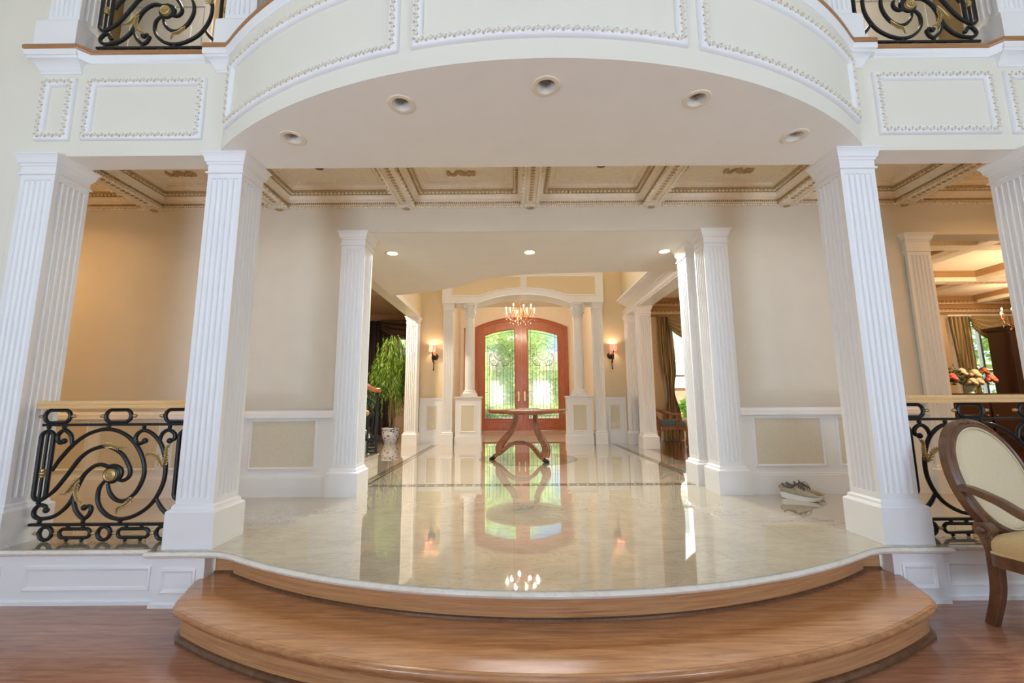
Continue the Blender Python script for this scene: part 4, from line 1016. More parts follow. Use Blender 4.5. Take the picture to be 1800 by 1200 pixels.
for s in (-1, 1):
    lf_ = bpy.data.objects.new('door_leaf', None); COL.objects.link(lf_); lf_.parent = d1
    xo, xi = s*(H1-0.001), s*0.0015
    top = lambda x, d: za1-d-DR+math.sqrt(DR*DR-x*x)
    gx0, gx1 = s*0.205, s*1.16   # glass edges
    def row(a, b, d, n=16): return [(a+(b-a)*i/n, top(a+(b-a)*i/n, d)) for i in range(n+1)]
    outer = [(xi, 0.004)] + [(xo, 0.004)] + row(xo, xi, 0.001)
    glass = [(gx0, 0.37), (gx1, 0.37)] + row(gx1, gx0, 0.285)
    # frame of leaf = outer minus glass
    vs = [Vector((x, z, 0)) for x, z in outer+glass]; no = len(outer); ng = len(glass)
    tr = [tuple(t) for t in tessellate_polygon([[Vector((x, z, 0)) for x, z in outer], [Vector((x, z, 0)) for x, z in glass]])]
    mb = MB()
    for yy in (0.0, 0.06): mb.add([(v.x, yy, v.y) for v in vs], tr)
    mb.loft([[(x, y, z) for x, z in glass] for y in (0.0, 0.06)], caps=False); mb.loft([[(x, y, z) for x, z in outer] for y in (0.0, 0.06)], caps=False)
    mb.build('stile_frame', 'door', lf_, angle=25)
    q = MB(); q.sweep([(-0.02, 0), (-0.018, 0.014), (0.0, 0.02), (0.014, 0.008), (0.014, 0)], [(x, 0.0, z) for x, z in (glass if s > 0 else list(reversed(glass)))], (0, -1, 0), closed=True); q.build('glass_bead', 'door', lf_, angle=30)
    q = MB(); bp_ = [(s*0.30, 0.10), (s*1.07, 0.10), (s*1.07, 0.27), (s*0.30, 0.27)]
    q.sweep([(-0.012, 0), (-0.01, 0.01), (0.0, 0.014), (0.01, 0.006), (0.012, 0)], [(x, 0.0, z) for x, z in (bp_ if s > 0 else list(reversed(bp_)))], (0, -1, 0), closed=True); q.build('bottom_panel', 'door', lf_, angle=30)
    # pane
    gp = MB(); vs = [Vector((x, z, 0)) for x, z in glass]; tr = [tuple(t) for t in tessellate_polygon([vs])]
    gp.add([(v.x, 0.03, v.y) for v in vs], tr); gp.build('pane', 'doorglass', lf_, smooth=False)
    # leaded pattern
    ld = MB(); gc = (gx0+gx1)/2; gw = abs(gx1-gx0)/2
    def lead(pts, r=0.006): ld.tube([(x, 0.028, z) for x, z in pts], r, 5, ref=(0, 1, 0))
    ib = [(gc-gw+0.09, 0.52), (gc+gw-0.09, 0.52)]
    lead([(gc-gw+0.09, 0.37), (gc-gw+0.09, top(gc-gw+0.09, 0.285))]); lead([(gc+gw-0.09, 0.37), (gc+gw-0.09, top(gc+gw-0.09, 0.285))])
    lead(row(gc-gw, gc+gw, 0.37)); lead([(gc-gw, 0.47), (gc+gw, 0.47)])
    for k in range(7):
        xx = gc-gw+0.09+(2*gw-0.18)*(k+0.5)/7
        lead([(xx, 0.47), (xx, 2.02+0.14*abs(k-3)*0.6)])
    for zz in (0.8, 1.2, 1.6, 2.1, 2.5):
        for e in (-1, 1): lead([(gc+e*gw, zz), (gc+e*(gw-0.09), zz)])
    for k in range(8):
        xx = gc-gw+2*gw*(k+0.5)/8; lead([(xx, 0.37), (xx, 0.47)])
    cz = 2.48
    lead([(gc+0.2*math.cos(PI*k/12+PI), cz+0.0+0.28*math.sin(PI*k/12+PI)) for k in range(13)])
    lead([(gc+0.2*math.cos(PI*k/12), cz+0.25*math.sin(PI*k/12)) for k in range(13)])
    for e in (-1, 1):
        lead([(gc+e*(0.30+0.1*math.cos(k*0.4)*(1-k/26)), 2.62+0.1*math.sin(k*0.4)*(1-k/26)) for k in range(22)])
        lead([(gc+e*(0.20+0.13*math.cos(k*0.35+3)*(1-k/30)), 2.14+0.13*math.sin(k*0.35+3)*(1-k/30)) for k in range(24)])
        lead([(gc+e*(0.06+0.28*math.sin(k*PI/16)), 2.02+0.24*(1-math.cos(k*PI/16))) for k in range(13)])
        lead([(gc+e*(0.30+0.06*math.cos(k*0.45+1)*(1-k/26)), 2.36+0.06*math.sin(k*0.45+1)*(1-k/26)) for k in range(22)])
        lead([(gc+e*0.03*k, 2.84+0.05*math.sin(k*0.9)) for k in range(8)])
    ld.build('leaded_pattern', 'came', lf_)
    # handle set
    hp = MB(); hp.loft([[(s*0.095+a, -0.012+b, z) for a, b in ((-0.02*k, 0.012), (0.02*k, 0.012), (0.02*k, 0.0), (-0.02*k, 0.0))] for k, z in ((0.6, 0.92), (1.1, 0.94), (1.0, 1.0), (1.2, 1.06), (1.0, 1.14), (1.1, 1.2), (0.5, 1.22))])
    o = hp.build('handle_plate', 'brass', lf_, angle=30)
    lv = MB(); lv.tube(catmull([(s*0.095, -0.01, 1.08), (s*0.095, -0.055, 1.08), (s*0.13, -0.06, 1.075), (s*0.2, -0.055, 1.085)], 4), 0.009, 8); lv.build('lever', 'brass', o)
    for zz in (0.45, 1.3, 2.1, 2.9):
        hg = MB(); hg.lathe([(0.012, -0.055), (0.012, 0.055)], 10, (s*(H1+0.004), -0.012, zz)); hg.build('hinge', 'brass', lf_)
# tall wooden panel at the left of the door frame
sl = MB(); a, b = -(H0+0.345), -(H0+0.06)
sl.box(a, -0.02, 0, a+0.06, 0.0, 3.25); sl.box(b-0.06, -0.02, 0, b, 0.0, 3.25); sl.box(a, -0.02, 3.17, b, 0.0, 3.25); sl.box(a, -0.02, 0, b, 0.0, 0.4)
sl.box(a+0.06, -0.008, 0.4, b-0.06, -0.002, 3.17); sl.build('side_panel', 'door', d1, smooth=False)

# ================================================================== CHANDELIER
def chandelier(label, x, y, ztop, zb, rad=0.40, group=None):
    t = thing('chandelier', label, 'chandelier', (x, y, zb), 0, group)
    b = MB(); b.lathe([(0.0, ztop-zb), (0.06, ztop-zb-0.005), (0.055, ztop-zb-0.03), (0.012, ztop-zb-0.045)], 20); b.tube([(0, 0, 0.1), (0, 0, ztop-zb-0.03)], 0.006, 8); b.build('canopy_rod', 'rosegold', t)
    s = MB(); s.lathe([(0.006, 0.0), (0.022, 0.02), (0.014, 0.05), (0.035, 0.085), (0.04, 0.11), (0.018, 0.15), (0.012, 0.3), (0.02, 0.36), (0.012, 0.42), (0.006, 0.55)], 16); s.build('stem', 'rosegold', t)
    for i in range(8):
        a = 2*PI*i/8+0.2; u = Vector((math.cos(a), math.sin(a), 0)); k = 1.0 if i % 2 == 0 else 0.86; dz = 0.0 if i % 2 == 0 else 0.05
        P = catmull([u*0.03+Vector((0, 0, 0.09)), u*rad*0.5*k+Vector((0, 0, 0.03)), u*rad*0.9*k+Vector((0, 0, 0.14+dz)), u*rad*k+Vector((0, 0, 0.25+dz))], 5)
        m1 = MB(); m1.tube(P, 0.0085, 6)
        m1.tube(catmull([u*0.02+Vector((0, 0, 0.4)), u*rad*0.3*k+Vector((0, 0, 0.36)), u*rad*0.45*k+Vector((0, 0, 0.22)), u*rad*0.3*k+Vector((0, 0, 0.16))], 4), 0.006, 6)
        m1.tube(catmull([u*rad*0.9*k+Vector((0, 0, 0.14+dz)), u*rad*1.08*k+Vector((0, 0, 0.12+dz)), u*rad*1.1*k+Vector((0, 0, 0.2+dz)), u*rad*1.02*k+Vector((0, 0, 0.19+dz))], 4), 0.005, 6)
        o = m1.build('arm', 'rosegold', t)
        c = MB(); c.lathe([(0.02, 0.0), (0.026, 0.012), (0.01, 0.016), (0.010, 0.085)], 10, tuple(P[-1])); c.build('candle_sleeve', 'candlesleeve', o)
        f = MB(); f.lathe([(0.006, 0.085), (0.014, 0.10), (0.013, 0.118), (0.004, 0.145)], 10, tuple(P[-1])); f.build('bulb', 'candle', o)
        for q, (rr, zz) in enumerate(((0.72, 0.02), (0.98, 0.10+dz))):
            d = MB(); d.lathe([(0.0, -0.05), (0.012, -0.035), (0.006, -0.012), (0.002, 0.0)], 6, tuple(u*rad*rr*k+Vector((0, 0, zz)))); d.build('crystal_drop', 'crystal', o, smooth=False)
    d = MB(); d.blob((0, 0, -0.02), (0.02, 0.02, 0.028), 8, 6); d.build('crystal_ball', 'crystal', t)
    return t
chandelier('lit crystal candle chandelier hanging in front of the entrance doors', 0.205, 10.75, 3.92, 2.92, 0.374)
chandelier('lit dining room chandelier above the dark cabinet at the right edge', 10.62, 8.6, 3.34, 2.36)

# ================================================================== SCONCES AND PLATES
def sconce(label, x, mirror):
    s = -1 if mirror else 1
    t = thing('wall_sconce', label, 'wall lamp', (x, YP, 2.0), 0, 'pink-shaded sconces beside the portal')
    q = MB(); q.lathe([(0.085, 0.03), (0.078, 0.175)], 24, (-0.01*s, -0.11, 0), caps=False); q.build('lamp_shade', 'shade', t)['label'] = 'glowing pink drum shade'
    q = MB(); q.tube([(-0.01*s+0.086*math.cos(2*PI*i/24), -0.11+0.086*math.sin(2*PI*i/24), 0.03) for i in range(24)], 0.004, 5, closed=True)
    for i in range(6): a = PI*i/3; q.tube([(-0.01*s+0.087*math.cos(a), -0.11+0.087*math.sin(a), 0.03), (-0.01*s+0.08*math.cos(a), -0.11+0.08*math.sin(a), 0.175)], 0.003, 5)
    q.build('shade_trim', 'bronze', t)
    q = MB(); q.lathe([(0.0, 0.0), (0.075, 0.0), (0.078, 0.01), (0.06, 0.022), (0.03, 0.03), (0.0, 0.032)], 24)
    q.v = [(vx+0.035*s, -vz, vy-0.075) for vx, vy, vz in q.v]; q.build('back_plate', 'bronze', t)
    q = MB(); q.tube(catmull([(0.03*s, -0.03, -0.07), (0.0, -0.1, -0.06), (-0.01*s, -0.11, 0.0), (-0.01*s, -0.11, 0.04)], 5), 0.012, 8)
    P = catmull([(0.0, -0.09, -0.05), (-0.01*s, -0.07, -0.12), (0.015*s, -0.06, -0.22), (0.015*s, -0.055, -0.32), (0.012*s, -0.06, -0.37)], 5)
    q.tube(P, [0.03*(1-0.75*min(1, i/12))+0.002 for i in range(len(P))], 8); q.blob(P[-1], (0.016, 0.016, 0.024), 8, 6)
    for i in range(5): q.blob(P[2+i*2]+Vector((0.012*(-1)**i, -0.012, 0)), (0.012, 0.01, 0.02), 6, 4)
    q.build('arm', 'bronze', t)
    l = bpy.data.lights.new('sconce_lamp', 'POINT'); l.energy = 5.02; l.color = (1.0, 0.72, 0.467); l.shadow_soft_size = 0.03
    o = bpy.data.objects.new('sconce_lamp', l); COL.objects.link(o); o.location = (x-0.01*s, YP-0.11, 2.13)
sconce('lit bronze sconce with pink shade on the wall left of the portal', -1.795, False)
sconce('lit bronze sconce with pink shade on the wall right of the portal', 2.25, True)
def plate(label, x, z, w=0.07, kind='outlet'):
    t = thing('wall_%s' % kind, label, kind, (x, YP-0.024, z))
    q = MB(); q.box(-w/2, -0.006, -0.058, w/2, 0, 0.058); q.build('cover_plate', 'plate', t, smooth=False)
    q = MB()
    if kind == 'outlet':
        for dz in (-0.025, 0.025):
            for dx in (-0.009, 0.009): q.box(dx-0.002, -0.0075, dz-0.008, dx+0.002, -0.005, dz+0.008)
        q.build('slots', 'slot', t, smooth=False)
    else:
        q.box(-0.012, -0.013, -0.016, 0.012, -0.005, 0.016); q.build('toggle', 'canwhite', t, smooth=False)
plate('ivory power outlet on the beige panel below the left sconce', -1.808, 0.41)
plate('ivory double plate on the beige panel below the right sconce', 2.225, 0.40, 0.10, 'switch')
plate('ivory power outlet beside the double plate below the right sconce', 2.335, 0.43)

# ================================================================== ROUND TABLE
tb = thing('pedestal_table', 'round cherry table on two scrolled legs in the foyer', 'table', (0.205, 6.75, 0))
q = MB(); q.lathe([(0.0, 0.735), (0.60, 0.735), (0.612, 0.742), (0.61, 0.752), (0.625, 0.758), (0.632, 0.772), (0.628, 0.788), (0.615, 0.795), (0.0, 0.796)], 72); q.build('table_top', 'table', tb, angle=30)
q = MB(); q.lathe([(0.30, 0.712), (0.31, 0.735), (0.0, 0.735)], 48); q.lathe([(0.0, 0.712), (0.30, 0.712)], 48, caps=False); q.build('apron', 'table', tb, angle=40)
def strap(path, wid, thk, ref):
    P = catmull(path, 6); N = len(P); mb = MB(); ref = Vector(ref).normalized(); rings = []
    for i in range(N):
        t = (P[min(i+1, N-1)]-P[max(i-1, 0)]).normalized(); u = ref; w = t.cross(u).normalized()
        a = wid[0]+(wid[1]-wid[0])*i/(N-1); b = thk[0]+(thk[1]-thk[0])*i/(N-1)
        rings.append([tuple(P[i]+u*(a*cu)+w*(b*cw)) for cu, cw in ((-1, -0.8), (-0.8, -1), (0.8, -1), (1, -0.8), (1, 0.8), (0.8, 1), (-0.8, 1), (-1, 0.8))])
    mb.loft(rings); return mb
perp = (0.35, 0.9, 0)
for s, pth, foot in ((-1, [(-0.165, 0.03, 0.715), (-0.17, 0.05, 0.62), (-0.225, 0.09, 0.46), (-0.345, 0.13, 0.32), (-0.42, 0.155, 0.20), (-0.41, 0.15, 0.11)], (-0.53, 0.19)),
                     (1, [(0.14, -0.03, 0.715), (0.14, -0.05, 0.62), (0.17, -0.09, 0.46), (0.245, -0.13, 0.32), (0.295, -0.155, 0.20), (0.27, -0.17, 0.085)], (0.275, -0.20))):
    mb = strap(pth, (0.036, 0.05), (0.026, 0.064), perp); o = mb.build('leg', 'table', tb, angle=30)
    r = MB(); c = Vector(pth[-1])+Vector((0.0, 0.0, 0.035)); pv = Vector(perp).normalized()
    r.tube([c-pv*0.056, c+pv*0.056], 0.05, 16); r.build('scroll', 'table', o, angle=40)
    ft = thing_ = MB(); fx, fy = foot
    ft.blob((fx, fy, 0.028), (0.05, 0.04, 0.028), 12, 7)
    for k in range(4): ft.blob((fx+s*0.035, fy-0.03+0.02*k, 0.016), (0.028, 0.011, 0.016), 8, 5)
    ft.blob((fx-s*0.02, fy, 0.05), (0.03, 0.028, 0.03), 8, 6); ft.build('paw_foot', 'iron', o)['label'] = 'black paw foot'
mb = strap([(-0.50, 0.18, 0.06), (-0.40, 0.145, 0.12), (-0.26, 0.10, 0.235), (-0.13, 0.05, 0.275), (0.02, 0.0, 0.265), (0.12, -0.06, 0.19), (0.20, -0.14, 0.09), (0.26, -0.19, 0.055)], (0.045, 0.045), (0.028, 0.028), perp)
mb.build('arched_stretcher', 'table', tb, angle=30)
bk = thing('folder', 'thin dark folder with grey papers lying on the round table', 'folder', (0.23, 6.72, 0.797), 0.05)
q = MB(); q.box(-0.17, -0.12, 0, 0.17, 0.12, 0.006); q.build('cover', 'binder', bk, smooth=False)
q = MB(); q.box(-0.15, -0.11, 0.006, 0.15, 0.11, 0.012); q.build('sheets', 'paper', bk, smooth=False)

# ================================================================== STAIRCASE IN THE LEFT HALL
sc_ = thing('staircase', 'marble stair with black iron railing rising left behind the left foyer column', 'stairs', (-1.985, 5.3, 0))
for i in range(6):
    q = MB(); x0 = -0.29*i
    q.box(x0-0.29, 0.0, 0.0, x0-0.012, 1.12, 0.175*(i+1)-0.03); q.build('riser', 'pale', sc_, smooth=False)
    q = MB(); q.box(x0-0.30, -0.02, 0.175*(i+1)-0.03, x0, 1.14, 0.175*(i+1)); q.build('tread', 'marble', sc_, smooth=False)
q = MB(); xzprism(q, [(-0.17, 0.176), (-0.17, 0.47), (-1.7, 1.40), (-1.7, 0.176)], 1.142, 1.20); q.build('stringer', 'white', sc_, smooth=False)
rl = MB(); sy = 1.02
hp_ = catmull([(0.02, sy-0.02, 1.09), (-0.05, sy, 1.095), (-0.14, sy, 1.13), (-0.26, sy, 1.21), (-0.9, sy, 1.62), (-1.7, sy, 2.1)], 6)
q = MB(); q.tube(hp_, 0.034, 10, flat=0.8, ref=(0, 0, 1)); q.build('handrail', 'redwood', sc_)['label'] = 'reddish wooden stair handrail'
q = MB(); q.tube([(-0.02, sy, 0.28), (-1.7, sy, 1.32)], 0.012, 6); q.build('lower_bar', 'iron', sc_)
q = MB(); q.tube([(-0.02, sy, 0.98), (-0.25, sy, 1.08), (-1.7, sy, 1.99)], 0.012, 6); q.build('upper_bar', 'iron', sc_)
for i in range(5):
    bx = -0.115-0.31*i; bz = 0.66+0.19*i
    q = MB(); q.tube([(x+bx, sy, z+bz+(x*-0.5)) for x, _, z in stadium(0, 0, 0.085, 0.29)], 0.018, 8, closed=True, ref=(0, 1, 0)); q.build('oval_scroll', 'iron', sc_)
    for sgn in (1, -1):
        q = MB(); q.tube(catmull([(bx+sgn*0.085, sy, bz-0.30*sgn), (bx+sgn*0.01, sy, bz-0.2*sgn), (bx-sgn*0.05, sy, bz-0.03*sgn), (bx-sgn*0.01, sy, bz+0.12*sgn), (bx+sgn*0.05, sy, bz+0.08*sgn), (bx+sgn*0.025, sy, bz+0.02*sgn)], 5), 0.015, 8, ref=(0, 1, 0)); q.build('scroll', 'iron', sc_)
    q = MB(); q.tube(catmull([(bx-0.09, sy, bz+0.22), (bx-0.13, sy, bz+0.12), (bx-0.16, sy, bz-0.05), (bx-0.12, sy, bz-0.16), (bx-0.09, sy, bz-0.1)], 5), 0.014, 8, ref=(0, 1, 0)); q.build('scroll', 'iron', sc_)
    q = MB(); q.blob((bx-0.055, sy-0.022, bz+0.1), (0.046, 0.014, 0.046), 16, 7); q.build('medallion', 'gold', sc_)
for k in range(4):
    q = MB(); q.tube([(-0.075+0.062*math.cos(2*PI*j/16), sy, 0.215+0.052*k+0.022*math.sin(2*PI*j/16)) for j in range(16)], 0.013, 6, closed=True, ref=(0, 1, 0)); q.build('newel_ring', 'iron', sc_)
q = MB(); q.tube([(-0.145, sy, 0.178), (-0.145, sy, 1.07)], 0.014, 8); q.build('newel_post', 'iron', sc_)
q = MB(); q.tube([(-0.012, sy, 0.178), (-0.012, sy, 1.07)], 0.016, 8); q.build('newel_post', 'iron', sc_)

# ================================================================== POTTED WEEPING FICUS
pf = thing('potted_ficus', 'tall weeping ficus in a blue and white porcelain pot in the left hall', 'plant', (-2.74, 9.66, 0))
q = MB(); q.lathe([(0.0, 0.0), (0.13, 0.0), (0.135, 0.015), (0.16, 0.08), (0.188, 0.17), (0.196, 0.24), (0.188, 0.30), (0.196, 0.312), (0.212, 0.325), (0.212, 0.345), (0.19, 0.35), (0.178, 0.30), (0.0, 0.30)], 40); q.build('pot', 'delft', pf)['label'] = 'blue and white porcelain pot'
q = MB(); q.lathe([(0.0, 0.312), (0.176, 0.305)], 24, caps=False); q.build('soil', 'soil', pf)
for k in range(3):
    a = 2*PI*k/3; q = MB()
    P = catmull([(0.03*math.cos(a), 0.03*math.sin(a), 0.3), (0.07*math.cos(a+0.6), 0.07*math.sin(a+0.6), 0.7), (0.04*math.cos(a+1.6), 0.04*math.sin(a+1.6), 1.2), (0.2*math.cos(a+2), 0.15*math.sin(a+2), 1.8), (0.28*math.cos(a+2.2), 0.2*math.sin(a+2.2), 2.3)], 6)
    q.tube(P, [0.03*(1-0.75*i/len(P)) for i in range(len(P))], 7); q.build('trunk', 'bark', pf)
rnd = random.Random(3)
q = MB()
def leaf(mb, p, d, L, w, m=0):
    d = d.normalized(); s = d.cross(Vector((rnd.uniform(-1, 1), rnd.uniform(-1, 1), rnd.uniform(-0.3, 0.3)))).normalized()
    a = p; b = p+d*L*0.45+s*w; c = p+d*L; e = p+d*L*0.45-s*w
    mb.add([a, b, c, e], [(0, 1, 2, 3)], m)
for k in range(230):
    a = rnd.uniform(0, 2*PI); rr = math.sqrt(rnd.random()); top = Vector((rr*0.36*math.cos(a)-0.05, rr*0.36*math.sin(a), 2.5-0.5*rr*rr+rnd.uniform(-0.55, 0.05)))
    out = Vector((math.cos(a), math.sin(a), 0)); L = rnd.uniform(0.5, 1.15)
    if top.z-L < 0.62: L = top.z-0.62
    nl = int(L/0.03)
    for j in range(nl):
        t = j/nl; p = top+out*(0.14*t*rr+0.02)+Vector((0.02*math.sin(j+k), 0.02*math.cos(j*1.3+k), -L*t))
        if p.x > 0.24: p.x = 0.24-rnd.uniform(0, 0.08)
        if p.y > 0.5: p.y = 0.5
        leaf(q, p, Vector((rnd.uniform(-0.4, 0.4)+out.x*0.3, rnd.uniform(-0.4, 0.4)+out.y*0.3, -1)), rnd.uniform(0.07, 0.12), 0.0085)
q.build('foliage', 'leaf', pf, smooth=False)

# ================================================================== CURTAINS
def drape(name, label, yy, left, right, ztop, zbot, folds, mat, depth=0.045, parent=None, nu=72, nv=30, group=None):
    """left(z01), right(z01) give the edges from the top (0) to the bottom (1)"""
    mb = MB()
    def f(u, v):
        a, b = left(v), right(v); z = ztop+(zbot-ztop)*v
        ph = u*folds*2*PI
        return (a+(b-a)*u+0.012*math.sin(ph*0.5+v*3), yy-depth*(0.5+0.5*math.sin(ph+0.6*math.sin(v*4)))-0.008*math.sin(ph*2.3+v*6), z)
    mb.grid(f, nu, nv)
    mb.grid(lambda u, v: (lambda p: (p[0], p[1]+0.006, p[2]))(f(u, v)), nu, nv)
    o = mb.build(name, mat, parent, angle=80)
    if label: tag(o, label, 'curtain', group, 'thing')
    return o
def swag(name, label, yy, xa, xb, ztop, drop, mat, n=9):
    mb = MB()
    def f(u, v):
        sag_ = math.sin(PI*u)**0.8; z = ztop-0.02-v*(0.24+drop*sag_)
        return (xa+(xb-xa)*u, yy-0.05-0.05*sag_*v-0.025*math.sin(v*n*PI*1.0+0.8*math.cos(PI*u)), z)
    mb.grid(f, 36, 54); mb.grid(lambda u, v: (lambda p: (p[0], p[1]+0.006, p[2]))(f(u, v)), 36, 54)
    o = mb.build(name, mat, angle=80); tag(o, label, 'valance', None, 'thing'); return o
drape('curtain', 'olive striped silk drape left of the window behind the velvet armchair', 9.94, lambda v: 3.47+0.10*math.exp(-((v-0.62)/0.16)**2), lambda v: 3.76+0.0*v-0.10*math.exp(-((v-0.62)/0.12)**2)+0.16*v, 2.88, 0.02, 5, 'drape', 0.07)
swag('swag_valance', 'gathered olive silk swag over the window behind the velvet armchair', 9.83, 3.66, 4.72, 2.89, 0.36, 'drape')
drape('curtain', 'olive striped silk drape on the far side of the window behind the velvet armchair', 9.94, lambda v: 4.60, lambda v: 4.98, 2.88, 0.02, 5, 'drape', 0.07)
drape('curtain', 'olive silk drape left of the dining window above the flowers', 9.94, lambda v: 10.36+0.15*v, lambda v: 10.84-0.05*math.sin(PI*v)+0.1*v, 2.84, 0.02, 5, 'drape', 0.08)
drape('curtain', 'olive silk drape right of the dining window beside the dark cabinet', 9.94, lambda v: 11.28+0.12*v, lambda v: 11.98, 2.84, 0.02, 7, 'drape', 0.08)
swag('swag_valance', 'gathered olive silk swag over the dining window', 9.82, 10.74, 11.5, 2.85, 0.34, 'drape')
drape('curtain', 'narrow dark olive drape next to the white dining pilaster', 9.94, lambda v: 9.62, lambda v: 9.86+0.1*v, 2.5, 0.02, 3, 'drape', 0.06)
drape('curtain', 'very dark drape hanging at the back of the left hall', 11.97, lambda v: -4.9, lambda v: -3.36, 3.22, 0.02, 9, 'drapedark', 0.08)
swag('swag_valance', 'pleated brown swag over the left hall window behind the ficus', 11.9, -3.75, -2.3, 3.24, 0.28, 'swagdark', 7)

# ================================================================== ARMCHAIRS
def armchair(label, loc, rz, seatm, backm, woodm, oval=True):
    t = thing('armchair', label, 'chair', loc, rz)
    # seat frame
    seat = [(-0.26, -0.23), (-0.1, -0.265), (0.12, -0.29), (0.26, -0.27), (0.30, -0.15), (0.31, 0.0)]
    outl = seat + [(x, -y) for x, y in reversed(seat[:-1])]
    ol = [(p.x, p.y) for p in catmull([(x, y, 0) for x, y in outl], 4, closed=True)]
    q = MB(); q.prism(ol, 0.335, 0.40); q.build('seat_frame', woodm, t, angle=50)
    q = MB(); q.loft([[(x*k, y*k, z) for x, y in ol] for k, z in ((0.97, 0.40), (0.985, 0.43), (0.975, 0.462), (0.92, 0.492), (0.78, 0.512), (0.5, 0.522), (0.2, 0.525))], caps=True); q.build('seat_cushion', seatm, t, angle=70)
    q = MB(); q.tube([(x*0.985, y*0.985, 0.405) for x, y in ol], 0.007, 6, closed=True); q.build('seat_piping', seatm, t)
    for s in (-1, 1):
        # rear leg with scroll
        mb = strap([(-0.265, s*0.225, 0.50), (-0.245, s*0.225, 0.42), (-0.245, s*0.225, 0.34), (-0.255, s*0.225, 0.18), (-0.30, s*0.228, 0.0)], (0.028, 0.024), (0.034, 0.024), (0, 1, 0)); o = mb.build('leg', woodm, t, angle=40)
        r = MB(); r.tube([(-0.268, s*0.20, 0.515), (-0.268, s*0.258, 0.515)], 0.042, 18); r.blob((-0.268, s*0.262, 0.515), (0.02, 0.012, 0.02), 10, 6); r.build('scroll_rosette', woodm, o, angle=40)
        P = catmull([(0.255, s*0.235, 0.39), (0.285, s*0.25, 0.28), (0.275, s*0.245, 0.15), (0.27, s*0.24, 0.05), (0.295, s*0.255, 0.0)], 5); N = len(P)
        q = MB(); q.tube(P, [0.036-0.018*i/(N-1) for i in range(N)], 10); q.build('leg', woodm, t)
        P = catmull([(-0.335, s*0.262, 0.735), (-0.27, s*0.278, 0.735), (-0.14, s*0.30, 0.70), (-0.02, s*0.31, 0.645), (0.10, s*0.315, 0.645), (0.155, s*0.312, 0.625), (0.145, s*0.305, 0.56), (0.09, s*0.295, 0.50), (0.085, s*0.28, 0.40)], 6)
        mb = strap([tuple(p) for p in catmull([(-0.335, s*0.262, 0.735), (-0.27, s*0.278, 0.735), (-0.14, s*0.30, 0.70), (-0.02, s*0.31, 0.645), (0.10, s*0.315, 0.645), (0.155, s*0.312, 0.61)], 3)], (0.022, 0.028), (0.019, 0.022), (0, 1, 0)); o = mb.build('armrest', woodm, t, angle=40)
        mb = strap([(0.15, s*0.312, 0.625), (0.13, s*0.305, 0.55), (0.075, s*0.295, 0.48), (0.08, s*0.28, 0.38)], (0.02, 0.022), (0.02, 0.024), (0, 1, 0)); mb.build('arm_support', woodm, o, angle=40)
    # reclined back: local u across, w up along the tilted plane
    tilt = 0.27; bx, bz = -0.265, 0.47
    def bp(u, w, d): return (bx-math.sin(tilt)*w+math.cos(tilt)*d, u, bz+math.cos(tilt)*w+math.sin(tilt)*d)
    n = 56
    def ov(a):
        if oval: return (0.262*math.cos(a), 0.325+0.325*math.sin(a))
        c, s_ = math.cos(a), math.sin(a); return (0.25*math.copysign(abs(c)**0.5, c), 0.29+0.29*math.copysign(abs(s_)**0.5, s_))
    prof = [(-0.026, -0.03), (-0.03, 0.0), (-0.022, 0.022), (-0.008, 0.026), (0.004, 0.016), (0.014, 0.022), (0.03, 0.012), (0.03, -0.03)]
    rings = []
    cw_ = 0.325 if oval else 0.29
    for i in range(n+1):
        a = 2*PI*i/n; u, w = ov(a); L = math.hypot(u, w-cw_) or 1; nu_, nw = u/L, (w-cw_)/L
        rings.append([bp(u+nu_*pa, w+nw*pa, pd) for pa, pd in prof])
    q = MB(); q.loft(rings, caps=False); o = q.build('back_frame', woodm, t, angle=40)
    if oval:
        c = MB(); c.blob(bp(0, 0.662, 0.004), (0.026, 0.042, 0.02), 12, 7); c.blob(bp(0.04, 0.654, 0.004), (0.022, 0.035, 0.014), 10, 6); c.blob(bp(-0.04, 0.654, 0.004), (0.022, 0.035, 0.014), 10, 6); c.build('crest_carving', woodm, o)
    q = MB(); rings = []
    for k, d in ((0.97, -0.02), (0.965, 0.008), (0.93, 0.022), (0.85, 0.03), (0.6, 0.038), (0.3, 0.042), (0.05, 0.043)):
        rings.append([bp(ov(2*PI*i/n)[0]*k*0.93, cw_+(ov(2*PI*i/n)[1]-cw_)*k*0.94, d) for i in range(n)])
    q.loft(rings); q.build('back_cushion', backm, t, angle=70)
    q = MB(); q.tube([bp(ov(2*PI*i/n)[0]*0.895, cw_+(ov(2*PI*i/n)[1]-cw_)*0.905, 0.022) for i in range(n)], 0.006, 6, closed=True); q.build('back_piping', backm, t)
    q = MB(); q.loft([[bp(ov(2*PI*i/n)[0]*k*0.93, cw_+(ov(2*PI*i/n)[1]-cw_)*k*0.94, d) for i in range(n)] for k, d in ((0.97, -0.018), (0.9, -0.03), (0.05, -0.032))]); q.build('back_panel', backm, t, angle=70)
    return t
armchair('oval-back walnut armchair with cream upholstery in the right foreground', (2.965, 2.33, ZL), math.radians(-80), 'seattan', 'seat', 'chairwood')
armchair('dark carved armchair with green velvet seat beside the right room window', (3.2, 8.86, 0), math.radians(-6), 'greenseat', 'brownseat', 'table', False)

